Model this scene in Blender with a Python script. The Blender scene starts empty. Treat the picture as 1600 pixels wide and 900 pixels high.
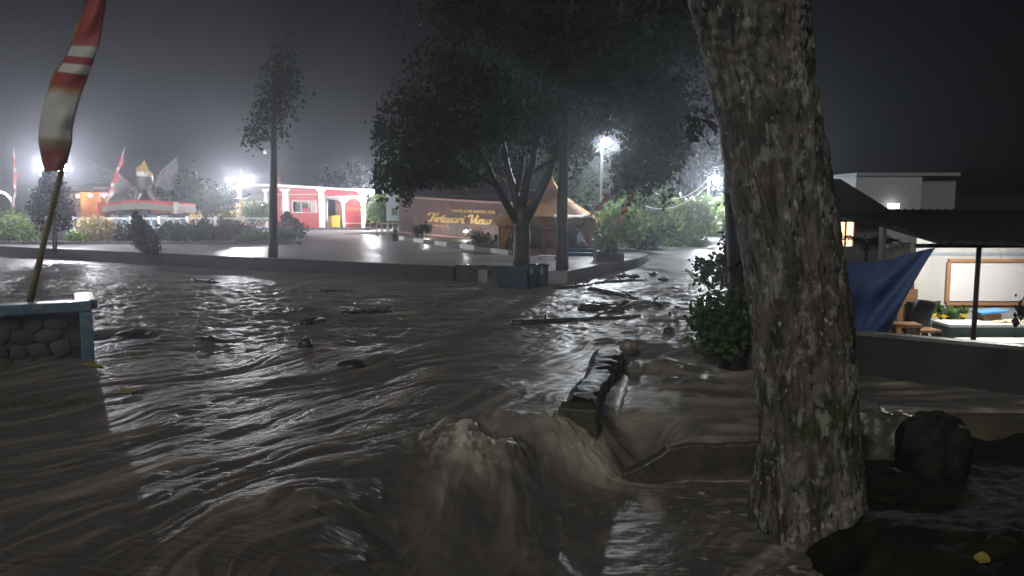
import bpy, math, random
import numpy as np
from mathutils import Vector

# ------------------------------------------------------------------ camera, sky, sun, exposure
SC = bpy.context.scene
COL = SC.collection
F = 1186.0                      # focal length in pixels of the 1600 px wide picture
HOR = 325.0                     # picture row of the horizon
CAM_Z = 2.2
PITCH = math.atan((450 - HOR) / F)
cam_d = bpy.data.cameras.new('camera'); cam = bpy.data.objects.new('camera', cam_d); COL.objects.link(cam)
cam.location = (0, 0, CAM_Z); cam.rotation_euler = (math.pi / 2 - PITCH, 0, 0)
cam_d.sensor_width = 36; cam_d.lens = 36 * F / 1600; cam_d.clip_end = 2000; cam_d.clip_start = 0.05
SC.camera = cam

SUN_EL, SUN_AZ = math.radians(34), math.radians(205)      # azimuth from +Y clockwise: behind, a little to the left
world = bpy.data.worlds.new('World'); SC.world = world; world.use_nodes = True
wn = world.node_tree.nodes; wl = world.node_tree.links
for n in list(wn): wn.remove(n)
w_out = wn.new('ShaderNodeOutputWorld'); w_bg = wn.new('ShaderNodeBackground')
w_sky = wn.new('ShaderNodeTexSky'); w_sky.sky_type = 'NISHITA'; w_sky.sun_disc = False
w_sky.sun_elevation = SUN_EL; w_sky.sun_rotation = SUN_AZ; w_sky.dust_density = 3.0
w_hs = wn.new('ShaderNodeHueSaturation'); w_hs.inputs['Saturation'].default_value = 0.5
wl.new(w_sky.outputs[0], w_hs.inputs['Color']); wl.new(w_hs.outputs[0], w_bg.inputs['Color'])
w_bg.inputs['Strength'].default_value = 0.0003
wl.new(w_bg.outputs[0], w_out.inputs['Surface'])
sun_d = bpy.data.lights.new('sun', 'SUN'); sun = bpy.data.objects.new('sun', sun_d); COL.objects.link(sun)
sun_d.energy = 0.46; sun_d.angle = math.radians(14); sun_d.color = (1.0, 0.96, 0.90)
to_sun = Vector((math.sin(SUN_AZ) * math.cos(SUN_EL), math.cos(SUN_AZ) * math.cos(SUN_EL), math.sin(SUN_EL)))
sun.rotation_euler = to_sun.to_track_quat('Z', 'Y').to_euler(); sun.location = (0, -5, 10)
SC.view_settings.view_transform = 'Standard'; SC.view_settings.look = 'None'
SC.view_settings.exposure = 1.0; SC.view_settings.gamma = 1.0
cy = SC.cycles
cy.use_denoising = True
try: cy.denoiser = 'OPENIMAGEDENOISE'
except Exception: pass
cy.max_bounces = 5; cy.diffuse_bounces = 2; cy.glossy_bounces = 3; cy.transmission_bounces = 3
cy.volume_bounces = 0; cy.transparent_max_bounces = 6
cy.sample_clamp_indirect = 3.0; cy.sample_clamp_direct = 0.0
cy.caustics_reflective = False; cy.caustics_refractive = False

# ------------------------------------------------------------------ helpers
rng = np.random.default_rng(7)
random.seed(7)
CP, SP = math.cos(PITCH), math.sin(PITCH)

def W(px, py, D):
    """world point seen at picture position px,py at distance D along +Y"""
    a = (px - 800) / F; b = (py - 450) / F
    s = D / (CP - b * SP)
    return Vector((a * s, D, CAM_Z + s * (-SP - b * CP)))

def G(px, py, z):
    """world point at picture position px,py on the level z"""
    a = (px - 800) / F; b = (py - 450) / F
    s = (z - CAM_Z) / (-SP - b * CP)
    return Vector((a * s, s * (CP - b * SP), z))

def S(px, D): return px * D / F          # picture length to metres at distance D

WLOC = {}
def tag(o, label=None, cat=None, group=None, kind=None):
    if label: o['label'] = label
    if cat: o['category'] = cat
    if group: o['group'] = group
    if kind: o['kind'] = kind
    return o

def thing(name, label, cat, loc, group=None):
    o = bpy.data.objects.new(name, None); COL.objects.link(o)
    o.location = loc; o.empty_display_size = 0.2
    WLOC[o.name] = Vector(loc)
    return tag(o, label, cat, group)

def link(name, me, mat, parent=None, loc=(0, 0, 0), smooth=False):
    o = bpy.data.objects.new(name, me); COL.objects.link(o)
    if mat and not me.materials: me.materials.append(mat)
    if parent is not None:
        o.parent = parent
    o.location = loc
    if smooth:
        me.polygons.foreach_set('use_smooth', [True] * len(me.polygons))
    return o

class MB:
    def __init__(s): s.v = []; s.f = []
    def add(s, vs, fs):
        o = len(s.v); s.v += [Vector(v) for v in vs]; s.f += [tuple(i + o for i in f) for f in fs]; return s
    def box(s, c, size, rz=0.0, rx=0.0, ry=0.0, jit=0.0, taper=1.0):
        c = Vector(c); hx, hy, hz = size[0] / 2, size[1] / 2, size[2] / 2
        from mathutils import Euler
        R = Euler((rx, ry, rz)).to_matrix()
        vs = []
        for z in (-1, 1):
            k = taper if z > 0 else 1.0
            for x, y in ((-1, -1), (1, -1), (1, 1), (-1, 1)):
                p = Vector((x * hx * k, y * hy * k, z * hz))
                if jit: p += Vector((random.uniform(-jit, jit), random.uniform(-jit, jit), random.uniform(-jit, jit)))
                vs.append(c + R @ p)
        return s.add(vs, [(3, 2, 1, 0), (4, 5, 6, 7), (0, 1, 5, 4), (1, 2, 6, 5), (2, 3, 7, 6), (3, 0, 4, 7)])
    def tube(s, path, radii, n=8, cap=True, wob=0.0):
        path = [Vector(p) for p in path]
        if not hasattr(radii, '__len__'): radii = [radii] * len(path)
        o = len(s.v); up = None
        for i, p in enumerate(path):
            t = (path[min(i + 1, len(path) - 1)] - path[max(i - 1, 0)]).normalized()
            if up is None:
                up = Vector((1, 0, 0)) if abs(t.x) < 0.8 else Vector((0, 1, 0))
            a = (up - t * up.dot(t)).normalized(); b = t.cross(a); up = a
            for k in range(n):
                an = 2 * math.pi * k / n; r = radii[i] * (1 + random.uniform(-wob, wob))
                s.v.append(p + (a * math.cos(an) + b * math.sin(an)) * r)
        for i in range(len(path) - 1):
            for k in range(n):
                k2 = (k + 1) % n
                s.f.append((o + i * n + k, o + i * n + k2, o + (i + 1) * n + k2, o + (i + 1) * n + k))
        if cap:
            s.f.append(tuple(o + k for k in reversed(range(n))))
            s.f.append(tuple(o + (len(path) - 1) * n + k for k in range(n)))
        return s
    def lathe(s, c, prof, n=16, rot=None):
        c = Vector(c); o = len(s.v)
        for r, z in prof:
            for k in range(n):
                a = 2 * math.pi * k / n; p = Vector((r * math.cos(a), r * math.sin(a), z))
                if rot: p = rot @ p
                s.v.append(c + p)
        for i in range(len(prof) - 1):
            for k in range(n):
                k2 = (k + 1) % n
                s.f.append((o + i * n + k, o + i * n + k2, o + (i + 1) * n + k2, o + (i + 1) * n + k))
        s.f.append(tuple(o + k for k in reversed(range(n))))
        s.f.append(tuple(o + (len(prof) - 1) * n + k for k in range(n)))
        return s
    def ball(s, c, r, n=12, m=8, sq=(1, 1, 1)):
        prof = []
        for i in range(m + 1):
            a = math.pi * i / m
            prof.append((max(1e-3, math.sin(a)) * r, -math.cos(a) * r))
        o = len(s.v); s.lathe((0, 0, 0), prof, n)
        for i in range(o, len(s.v)):
            v = s.v[i]; s.v[i] = Vector((v.x * sq[0], v.y * sq[1], v.z * sq[2])) + Vector(c)
        return s
    def prism(s, poly, d):
        """flat polygon (3-D points) pushed by the vector d"""
        poly = [Vector(p) for p in poly]; d = Vector(d); n = len(poly)
        return s.add(poly + [p + d for p in poly],
                     [tuple(reversed(range(n))), tuple(range(n, 2 * n))] + [(i, (i + 1) % n, n + (i + 1) % n, n + i) for i in range(n)])
    def grid(s, P):
        """P[i][j] points"""
        o = len(s.v); m = len(P[0])
        for r in P: s.v += [Vector(p) for p in r]
        for i in range(len(P) - 1):
            for j in range(m - 1):
                s.f.append((o + i * m + j, o + i * m + j + 1, o + (i + 1) * m + j + 1, o + (i + 1) * m + j))
        return s
    def build(s, name, mat, parent=None, smooth=False, bevel=0.0, thick=0.0):
        off = Vector((0, 0, 0)); q = parent
        while q is not None: off += Vector(q.location); q = q.parent
        me = bpy.data.meshes.new(name)
        me.from_pydata([tuple(v - off) for v in s.v], [], s.f); me.validate(); me.update()
        o = link(name, me, mat, parent, smooth=smooth)
        if bevel:
            b = o.modifiers.new('bevel', 'BEVEL'); b.width = bevel; b.segments = 2; b.limit_method = 'ANGLE'
        if thick:
            b = o.modifiers.new('thick', 'SOLIDIFY'); b.thickness = thick
        return o

def rooted(mb, name, mat, label, cat, loc, group=None, kind=None, **k):
    """a thing of one mesh, its origin at loc"""
    loc = Vector(loc)
    mb.v = [v - loc for v in mb.v]
    o = mb.build(name, mat, None, **k); o.location = loc
    return tag(o, label, cat, group, kind)

# ---- numpy noise
_perm = np.random.default_rng(3).permutation(512)
_perm = np.concatenate([_perm, _perm, _perm])
_ga = np.random.default_rng(5).uniform(0, 2 * np.pi, 512)
_gx, _gy = np.cos(_ga), np.sin(_ga)
def pn(x, y):
    x = np.asarray(x, float); y = np.asarray(y, float)
    xi = np.floor(x).astype(int); yi = np.floor(y).astype(int); xf = x - xi; yf = y - yi
    xi &= 511; yi &= 511
    u = xf * xf * xf * (xf * (xf * 6 - 15) + 10); v = yf * yf * yf * (yf * (yf * 6 - 15) + 10)
    def g(i, j, dx, dy):
        h = _perm[_perm[i & 511] + (j & 511)] & 511
        return _gx[h] * dx + _gy[h] * dy
    a = g(xi, yi, xf, yf); b = g(xi + 1, yi, xf - 1, yf); c = g(xi, yi + 1, xf, yf - 1); d = g(xi + 1, yi + 1, xf - 1, yf - 1)
    return (a + u * (b - a)) * (1 - v) + (c + u * (d - c)) * v
def fbm(x, y, o=4, gain=0.5, lac=2.03):
    t = 0; a = 1.0
    for k in range(o):
        t = t + a * pn(x + 17.3 * k, y - 9.1 * k); x = x * lac; y = y * lac; a *= gain
    return t
def sst(a, b, x):
    t = np.clip((x - a) / (b - a), 0, 1); return t * t * (3 - 2 * t)

def np_mesh(name, V, Fq, k=4):
    me = bpy.data.meshes.new(name); nv, nf = len(V), len(Fq)
    me.vertices.add(nv); me.vertices.foreach_set('co', np.ascontiguousarray(V, dtype=np.float32).ravel())
    me.loops.add(nf * k); me.loops.foreach_set('vertex_index', np.ascontiguousarray(Fq, dtype=np.int32).ravel())
    me.polygons.add(nf); me.polygons.foreach_set('loop_start', np.arange(0, nf * k, k, dtype=np.int32))
    me.polygons.foreach_set('loop_total', np.full(nf, k, dtype=np.int32))
    me.update(calc_edges=True)
    return me
def attr(me, name, vals):
    a = me.attributes.new(name, 'FLOAT', 'POINT'); a.data.foreach_set('value', np.ascontiguousarray(vals, dtype=np.float32))

# ------------------------------------------------------------------ materials
MATS = {}
def nd(nt, t, **kw):
    n = nt.nodes.new(t)
    for k, v in kw.items(): setattr(n, k, v)
    return n
def mat(name, c1, c2=None, rough=0.5, scale=6.0, bump=0.0, metal=0.0, stretch=(1, 1, 1), rvar=0.0, detail=5.0, trans=0.0, spots=None, spec=0.5):
    """base colour drifting between c1 and c2 by noise, with fine relief; spots = (colour, scale, threshold)"""
    if name in MATS: return MATS[name]
    m = bpy.data.materials.new(name); m.use_nodes = True; nt = m.node_tree
    b = nt.nodes['Principled BSDF']
    tc = nd(nt, 'ShaderNodeTexCoord'); mp = nd(nt, 'ShaderNodeMapping'); mp.inputs['Scale'].default_value = stretch
    nt.links.new(tc.outputs['Object'], mp.inputs['Vector'])
    no = nd(nt, 'ShaderNodeTexNoise'); no.inputs['Scale'].default_value = scale; no.inputs['Detail'].default_value = detail
    nt.links.new(mp.outputs[0], no.inputs['Vector'])
    if c2 is None: c2 = tuple(x * 0.72 for x in c1)
    rp = nd(nt, 'ShaderNodeValToRGB'); rp.color_ramp.elements[0].position = 0.32; rp.color_ramp.elements[1].position = 0.68
    rp.color_ramp.elements[0].color = (*c2, 1); rp.color_ramp.elements[1].color = (*c1, 1)
    nt.links.new(no.outputs['Fac'], rp.inputs['Fac'])
    src = rp.outputs['Color']
    if spots:
        n2 = nd(nt, 'ShaderNodeTexNoise'); n2.inputs['Scale'].default_value = spots[1]; n2.inputs['Detail'].default_value = 4
        nt.links.new(tc.outputs['Object'], n2.inputs['Vector'])
        r2 = nd(nt, 'ShaderNodeValToRGB'); r2.color_ramp.elements[0].position = spots[2]; r2.color_ramp.elements[1].position = spots[2] + 0.06
        nt.links.new(n2.outputs['Fac'], r2.inputs['Fac'])
        mx = nd(nt, 'ShaderNodeMix', data_type='RGBA'); mx.inputs['B'].default_value = (*spots[0], 1)
        nt.links.new(r2.outputs['Color'], mx.inputs['Factor']); nt.links.new(src, mx.inputs['A']); src = mx.outputs['Result']
    nt.links.new(src, b.inputs['Base Color'])
    b.inputs['Roughness'].default_value = rough; b.inputs['Metallic'].default_value = metal
    b.inputs['Specular IOR Level'].default_value = spec
    if rvar:
        mr = nd(nt, 'ShaderNodeMapRange'); mr.inputs['To Min'].default_value = max(0.03, rough - rvar); mr.inputs['To Max'].default_value = rough + rvar
        nt.links.new(no.outputs['Fac'], mr.inputs['Value']); nt.links.new(mr.outputs[0], b.inputs['Roughness'])
    if bump:
        bp = nd(nt, 'ShaderNodeBump'); bp.inputs['Strength'].default_value = bump; bp.inputs['Distance'].default_value = 0.02
        n3 = nd(nt, 'ShaderNodeTexNoise'); n3.inputs['Scale'].default_value = scale * 4; n3.inputs['Detail'].default_value = 6
        nt.links.new(mp.outputs[0], n3.inputs['Vector']); nt.links.new(n3.outputs['Fac'], bp.inputs['Height']); nt.links.new(bp.outputs[0], b.inputs['Normal'])
    if trans:
        tr = nd(nt, 'ShaderNodeBsdfTranslucent'); mxs = nd(nt, 'ShaderNodeMixShader'); mxs.inputs[0].default_value = trans
        nt.links.new(src, tr.inputs['Color']); nt.links.new(b.outputs[0], mxs.inputs[1]); nt.links.new(tr.outputs[0], mxs.inputs[2])
        nt.links.new(mxs.outputs[0], nt.nodes['Material Output'].inputs['Surface'])
    MATS[name] = m
    return m
def glow(name, col, strength):
    if name in MATS: return MATS[name]
    m = bpy.data.materials.new(name); m.use_nodes = True; b = m.node_tree.nodes['Principled BSDF']
    b.inputs['Base Color'].default_value = (*col, 1); b.inputs['Emission Color'].default_value = (*col, 1); b.inputs['Emission Strength'].default_value = strength
    MATS[name] = m; return m
def leafmat(name, a, b_, trans=0.35, rough=0.55):
    if name in MATS: return MATS[name]
    m = bpy.data.materials.new(name); m.use_nodes = True; nt = m.node_tree; b = nt.nodes['Principled BSDF']
    at = nd(nt, 'ShaderNodeAttribute'); at.attribute_name = 'tint'
    mx = nd(nt, 'ShaderNodeMix', data_type='RGBA'); mx.inputs['A'].default_value = (*a, 1); mx.inputs['B'].default_value = (*b_, 1)
    nt.links.new(at.outputs['Fac'], mx.inputs['Factor']); nt.links.new(mx.outputs['Result'], b.inputs['Base Color'])
    b.inputs['Roughness'].default_value = rough; b.inputs['Specular IOR Level'].default_value = 0.25
    tr = nd(nt, 'ShaderNodeBsdfTranslucent'); ms = nd(nt, 'ShaderNodeMixShader'); ms.inputs[0].default_value = trans
    nt.links.new(mx.outputs['Result'], tr.inputs['Color']); nt.links.new(b.outputs[0], ms.inputs[1]); nt.links.new(tr.outputs[0], ms.inputs[2])
    nt.links.new(ms.outputs[0], nt.nodes['Material Output'].inputs['Surface'])
    MATS[name] = m; return m

M_ASPH = mat('wet_paving', (0.27, 0.262, 0.27), (0.17, 0.165, 0.172), rough=0.40, scale=0.8, bump=1.0, rvar=0.30, stretch=(1, 1.6, 1), detail=8.0)
M_EARTH = mat('wet_earth', (0.06, 0.05, 0.036), (0.028, 0.026, 0.018), rough=0.5, scale=3.0, bump=0.6, rvar=0.2)
M_CONC = mat('stained_concrete', (0.20, 0.20, 0.19), (0.09, 0.09, 0.085), rough=0.5, scale=2.5, bump=0.3, rvar=0.15)
M_DARKC = mat('mossy_dark_concrete', (0.085, 0.085, 0.08), (0.03, 0.032, 0.028), rough=0.32, scale=3.5, bump=0.5, rvar=0.2)
M_KERB = mat('kerb_concrete', (0.07, 0.07, 0.075), (0.035, 0.035, 0.04), rough=0.55, scale=1.6, bump=0.3, rvar=0.15)
M_WHITE = mat('white_paint', (0.78, 0.78, 0.76), (0.62, 0.62, 0.6), rough=0.45, scale=1.2)
M_OFFW = mat('aged_white_plaster', (0.62, 0.61, 0.58), (0.42, 0.41, 0.39), rough=0.7, scale=1.6, spots=((0.30, 0.29, 0.27), 3.0, 0.62))
M_RED = mat('red_paint', (0.55, 0.032, 0.036), (0.42, 0.022, 0.026), rough=0.45, scale=1.5)
M_GREYP = mat('grey_paint', (0.33, 0.34, 0.35), (0.24, 0.24, 0.25), rough=0.5, scale=2)
M_CREAM = mat('cream_paint', (0.62, 0.53, 0.38), (0.48, 0.40, 0.28), rough=0.5, scale=2)
M_MAROON = mat('brown_maroon_wall', (0.135, 0.070, 0.055), (0.075, 0.040, 0.033), rough=0.55, scale=1.4, stretch=(2.2, 2.2, 0.35), spots=((0.19, 0.13, 0.11), 1.6, 0.62))
M_GOLD = mat('gold_letters', (0.80, 0.56, 0.22), (0.66, 0.44, 0.16), rough=0.3, metal=0.35)
M_GOLDP = mat('gold_paint', (0.62, 0.40, 0.08), (0.5, 0.3, 0.06), rough=0.4)
M_YEL = mat('yellow_paint', (0.70, 0.50, 0.03), (0.55, 0.38, 0.03), rough=0.45)
M_ORANGE = mat('orange_tent_cloth', (0.74, 0.43, 0.22), (0.62, 0.34, 0.16), rough=0.65, scale=2.0, trans=0.45)
M_BLUEP = mat('blue_paint', (0.022, 0.05, 0.085), (0.014, 0.03, 0.055), rough=0.4, scale=3, spots=((0.05, 0.05, 0.05), 5.0, 0.6))
M_LBLUE = mat('light_blue_paint', (0.08, 0.25, 0.46), (0.06, 0.18, 0.34), rough=0.4, scale=3)
M_CAPB = mat('worn_blue_cap', (0.13, 0.25, 0.33), (0.075, 0.15, 0.21), rough=0.34, scale=4, bump=0.25, rvar=0.12, spots=((0.24, 0.25, 0.24), 6.0, 0.58))
M_DARKM = mat('dark_metal', (0.03, 0.03, 0.032), (0.02, 0.02, 0.02), rough=0.4, scale=4)
M_GALV = mat('galvanised_metal', (0.55, 0.56, 0.57), (0.42, 0.43, 0.44), rough=0.35, metal=0.4, scale=5)
M_WOOD = mat('brown_wood', (0.22, 0.11, 0.05), (0.13, 0.065, 0.03), rough=0.5, scale=3, stretch=(1, 1, 6))
M_PLANK = mat('orange_wood', (0.45, 0.24, 0.11), (0.33, 0.17, 0.08), rough=0.5, scale=3, stretch=(6, 1, 1))
M_BAMB = mat('bamboo', (0.26, 0.20, 0.055), (0.15, 0.12, 0.035), rough=0.35, scale=9, stretch=(1, 1, 0.3))
M_BARKD = mat('dark_wet_bark', (0.034, 0.029, 0.025), (0.016, 0.014, 0.012), rough=0.5, scale=7, stretch=(1, 1, 0.3), bump=0.8, rvar=0.15)
M_ROOF = mat('dark_roof_sheet', (0.045, 0.04, 0.038), (0.026, 0.024, 0.024), rough=0.45, scale=2.0, bump=0.2)
M_TARP = mat('blue_tarpaulin', (0.12, 0.205, 0.40), (0.085, 0.15, 0.31), rough=0.7, scale=2.2, bump=0.15, trans=0.4)
M_BOARD = mat('white_board', (0.80, 0.80, 0.79), (0.72, 0.72, 0.71), rough=0.35, scale=0.8)
M_LOG = mat('wet_drift_wood', (0.05, 0.042, 0.033), (0.02, 0.018, 0.015), rough=0.25, scale=6, bump=0.7, rvar=0.12)
M_STATUE = mat('grey_statue_paint', (0.20, 0.20, 0.20), (0.12, 0.12, 0.12), rough=0.5, scale=5)
M_CLOTHD = mat('dark_grey_cloth', (0.05, 0.055, 0.065), (0.032, 0.035, 0.04), rough=0.8, scale=6)
M_GREEN = mat('dark_green_paint', (0.05, 0.10, 0.085), (0.035, 0.07, 0.06), rough=0.5, scale=3)
M_SKYB = mat('sky_blue_plastic', (0.06, 0.30, 0.62), (0.05, 0.24, 0.5), rough=0.35)
M_PINK = mat('pink_plaster', (0.45, 0.26, 0.24), (0.34, 0.2, 0.18), rough=0.6)

L_DARK = leafmat('dark_leaves', (0.020, 0.032, 0.016), (0.046, 0.064, 0.028), trans=0.5)
L_GREEN = leafmat('green_leaves', (0.05, 0.10, 0.03), (0.12, 0.19, 0.055))
L_LIGHT = leafmat('light_green_leaves', (0.09, 0.17, 0.045), (0.22, 0.30, 0.09))
L_YEL = leafmat('yellow_cream_leaves', (0.20, 0.17, 0.07), (0.42, 0.33, 0.17))
L_PURP = leafmat('purple_brown_leaves', (0.10, 0.055, 0.06), (0.15, 0.10, 0.075))
L_BLACK = leafmat('blackish_conifer_leaves', (0.014, 0.017, 0.014), (0.026, 0.03, 0.024), trans=0.1)
L_FALLEN = leafmat('fallen_yellow_leaf', (0.42, 0.36, 0.07), (0.5, 0.42, 0.12))
L_RUST = leafmat('rusty_leaves', (0.14, 0.04, 0.028), (0.10, 0.06, 0.03))

# ------------------------------------------------------------------ terrain, plaza, road
WATER = 0.0
PLAZA = 0.40
KA = G(0, 385, PLAZA); KB = G(716, 417, PLAZA)
kd = (KB - KA).normalized()
def ground_h(x, y):
    h = -0.75 + 0 * x
    # the bank under the camera
    h = h + sst(4.2, 2.2, y) * 1.35
    # rising ground on the right behind the road and the wood
    h = h + sst(7.5, 13, x - 0.28 * (y - 20)) * sst(13, 30, y) * 1.6
    far = sst(42, 130, y); h = h + far * 3.0 * sst(-25, 25, x)
    h = h + sst(20, 26, y) * 0.4
    return h + 0.03 * fbm(x * 0.7, y * 0.7, 3)
gx = np.linspace(-150, 150, 241); gy = np.concatenate([np.linspace(-18, 2, 15), np.linspace(2.2, 40, 130), np.linspace(41, 250, 80)])
GX, GY = np.meshgrid(gx, gy); GZ = ground_h(GX, GY)
ny, nx = GX.shape; idx = np.arange(ny * nx).reshape(ny, nx)
quads = np.stack([idx[:-1, :-1], idx[:-1, 1:], idx[1:, 1:], idx[1:, :-1]], -1).reshape(-1, 4)
me = np_mesh('ground', np.stack([GX, GY, GZ], -1).reshape(-1, 3), quads)
tag(link('ground', me, M_EARTH, smooth=True), kind='structure')

# plaza slab: kerb line on the near side
pl = [KA - kd * 45, KB, Vector((-0.9, 22.4, 0)), Vector((0.6, 22.0, 0)), Vector((1.6, 21.9, 0)), Vector((2.6, 24.0, 0)), Vector((4.6, 27.5, 0)), Vector((5.4, 30, 0)), Vector((5.6, 36, 0)), Vector((4.5, 60, 0)), Vector((6, 120, 0)), Vector((-70, 120, 0))]
mb = MB(); mb.prism([Vector((p.x, p.y, -0.9)) for p in pl], (0, 0, PLAZA - 0.02 + 0.9))
tag(mb.build('plaza', M_ASPH), kind='structure')

def kerb_wall(name, label, a, b, w, top, bot, matl=M_KERB, n=8):
    t = thing(name, label, 'kerb wall', (a.x, a.y, bot))
    d = (b - a); L = d.length; u = d.normalized(); nrm = Vector((u.y, -u.x, 0))
    body = MB(); cop = MB()
    for k in range(n):
        c0 = a + u * (L * k / n); c1 = a + u * (L * (k + 1) / n - 0.015)
        cop = MB().prism([(c0 + nrm * (w / 2 + 0.02)).to_3d().xy.to_3d() + Vector((0, 0, top - 0.05)), (c1 + nrm * (w / 2 + 0.02)).xy.to_3d() + Vector((0, 0, top - 0.05)),
                          (c1 - nrm * (w / 2 + 0.02)).xy.to_3d() + Vector((0, 0, top - 0.05)), (c0 - nrm * (w / 2 + 0.02)).xy.to_3d() + Vector((0, 0, top - 0.05))], (0, 0, 0.05 + random.uniform(-0.006, 0.006)))
        cop.build('coping', matl, t)
    body.prism([(a + nrm * w / 2).xy.to_3d() + Vector((0, 0, bot)), (b + nrm * w / 2).xy.to_3d() + Vector((0, 0, bot)), (b - nrm * w / 2).xy.to_3d() + Vector((0, 0, bot)), (a - nrm * w / 2).xy.to_3d() + Vector((0, 0, bot))], (0, 0, top - 0.052 - bot))
    body.build('wall', matl, t)
    return t
nK = Vector((kd.y, -kd.x, 0))
kerb_wall('kerb_wall', 'long low dark kerb wall between the wet plaza and the flood', KA - kd * 30 + nK * 0.12, KB + nK * 0.12 - kd * 0.05, 0.22, PLAZA + 0.03, -0.8, n=26)
kerb_wall('kerb_wall', 'short stained kerb wall at the foot of the forked tree', KB + Vector((0.03, -0.2, 0)), Vector((0.55, 21.75, 0)), 0.3, PLAZA + 0.10, -0.8, M_DARKC, n=3)

# road on the right rising away
ry = np.linspace(19.5, 60, 60); rows = []
def road_z(y): return -0.16 + 0.032 * (y - 20) + 0.0006 * np.maximum(0, y - 30) ** 2
for y in ry:
    xl = np.interp(y, [19, 24, 30, 36, 45, 60], [-1, 2.3, 4.6, 6.2, 9.5, 15]); xr = np.interp(y, [19, 24, 30, 36, 45, 60], [7.6, 8.2, 8.9, 10.2, 13.2, 18.5])
    rows.append([(xl + (xr - xl) * t, y, road_z(y) + 0.05 * (1 - (2 * t - 1) ** 2) + 0.012 * float(fbm(np.array(xl + (xr - xl) * t), np.array(y * 0.6), 3))) for t in np.linspace(0, 1, 24)])
tag(MB().grid(rows).build('road', M_ASPH, smooth=True), kind='structure')

# ------------------------------------------------------------------ flood water (height field)
nr, nc = 640, 860
Dd = 3.6 * (37.0 / 3.6) ** np.linspace(0, 1, nr)
tt = np.linspace(-0.98, 0.46, nc)
T, D = np.meshgrid(tt, Dd); X = T * D
def rot(x, y, deg):
    a = math.radians(deg); return x * math.cos(a) + y * math.sin(a), -x * math.sin(a) + y * math.cos(a)
beamx = 0.74 + 0.236 * (D - 8)
right = sst(0.05, 0.35, X - beamx) * sst(12.4, 11.2, D)           # the channel right of the broken parapet
lip = np.interp(X, [-9, -4.5, -2.4, -1.2, -0.35, 0.15, 0.55, 0.85], [2.6, 4.4, 5.8, 6.9, 7.4, 7.55, 7.9, 8.0])
lip = lip + 0.14 * fbm(X * 1.3 + 4, D * 0.7, 3)
wdt = np.interp(X, [-6, -2, -1.2, -0.4, 0.4], [3.6, 3.2, 2.8, 2.1, 1.2])
drop = sst(0, 1, (lip - D) / wdt)
dropd = np.interp(X, [-6, -3, -1.2, -0.5, 0], [0.12, 0.18, 0.32, 0.46, 0.54])
L = -dropd * drop
Lr = -0.17 + 0 * X; Lr = np.where(D < 7.74, -0.56, Lr)
rmask = sst(0.95, 1.75, X + 0.25 * fbm(X * 2, D * 2, 2))
chute = -0.56 * sst(0.45, 1.55, X + (7.9 - D) * 0.75)
Lmid = np.where(D < 8.05, np.minimum(L, chute), L)
L = np.where(D < 8.05, Lmid * (1 - rmask) + Lr * rmask, L * (1 - right) + Lr * right)
L = L - 0.42 * np.exp(-(((X - 1.42) / 0.30) ** 2 + ((D - 8.05) / 0.38) ** 2))      # dark hollow under the parapet end
# swirls and lumps
XW = X + 0.16 * fbm(X * 2.1 + 9, D * 1.6, 3); DW = D + 0.20 * fbm(X * 2.3, D * 1.8 + 30, 3)
def bumpg(x0, d0, a, sx, sy): return a * np.exp(-(((XW - x0) / sx) ** 2 + ((DW - d0) / sy) ** 2))
L = L + bumpg(-0.42, 7.15, 0.075, 0.24, 0.22) + bumpg(-0.62, 7.4, 0.06, 0.2, 0.2) + bumpg(-0.30, 6.8, 0.07, 0.16, 0.3) - bumpg(-0.12, 7.5, 0.13, 0.22, 0.22) - bumpg(0.18, 7.25, 0.14, 0.16, 0.4) + bumpg(0.02, 7.05, 0.10, 0.12, 0.2) + bumpg(-0.1, 7.95, 0.06, 0.2, 0.12)
L = L + bumpg(2.2, 11.0, 0.17, 0.45, 0.35) + bumpg(2.55, 10.2, 0.08, 0.7, 0.3) + bumpg(1.75, 12.3, 0.10, 0.4, 0.3)
L = L + bumpg(-1.9, 10.9, 0.08, 0.30, 0.30) + bumpg(-0.2, 9.0, 0.06, 0.5, 0.5) + bumpg(-0.6, 10.2, 0.05, 1.0, 0.5)
L = L + bumpg(2.6, 17.2, 0.12, 1.0, 0.5) + bumpg(-4.5, 16.0, 0.10, 1.1, 0.5) + bumpg(-7.0, 13.2, 0.09, 1.5, 0.5)
L = L + bumpg(-0.42, 6.1, 0.06, 0.3, 0.8) + bumpg(-1.7, 5.6, 0.08, 0.35, 0.5) - bumpg(-0.95, 5.7, 0.10, 0.3, 0.5) + bumpg(0.25, 5.9, 0.07, 0.2, 0.6)
wx = X + 0.55 * fbm(X * 0.38, D * 0.38, 3) + 0.10 * fbm(X * 1.5, D * 1.5 + 8, 2); wy = D + 0.55 * fbm(X * 0.38 + 40, D * 0.38, 3) + 0.10 * fbm(X * 1.5 + 20, D * 1.5, 2)
ul, vl = rot(wx, wy, 50)        # left fore: flow lines run to the lower left
uf, vf = rot(wx, wy, 12)        # far: flow from the road to the left
uc, vc = rot(wx, wy, 84)        # centre fore: straight towards the viewer
far = sst(10.5, 14.5, D); cen = sst(-1.3, -0.5, X) * sst(8.0, 7.0, D) * sst(1.7, 0.2, X + 0.3 * fbm(X * 1.5, D * 1.1, 2))
pool = sst(0.1, 1.7, X + 0.3 * fbm(X * 1.5, D * 1.1, 2)) * sst(7.6, 7.2, D)
def field(su, sv, o=4, seed=0.0):
    a = fbm(ul * su + seed, vl * sv, o); b = fbm(uf * su + seed, vf * sv, o); c = fbm(uc * su + seed, vc * sv, o)
    return (a * (1 - far) + b * far) * (1 - cen) + c * cen
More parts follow.
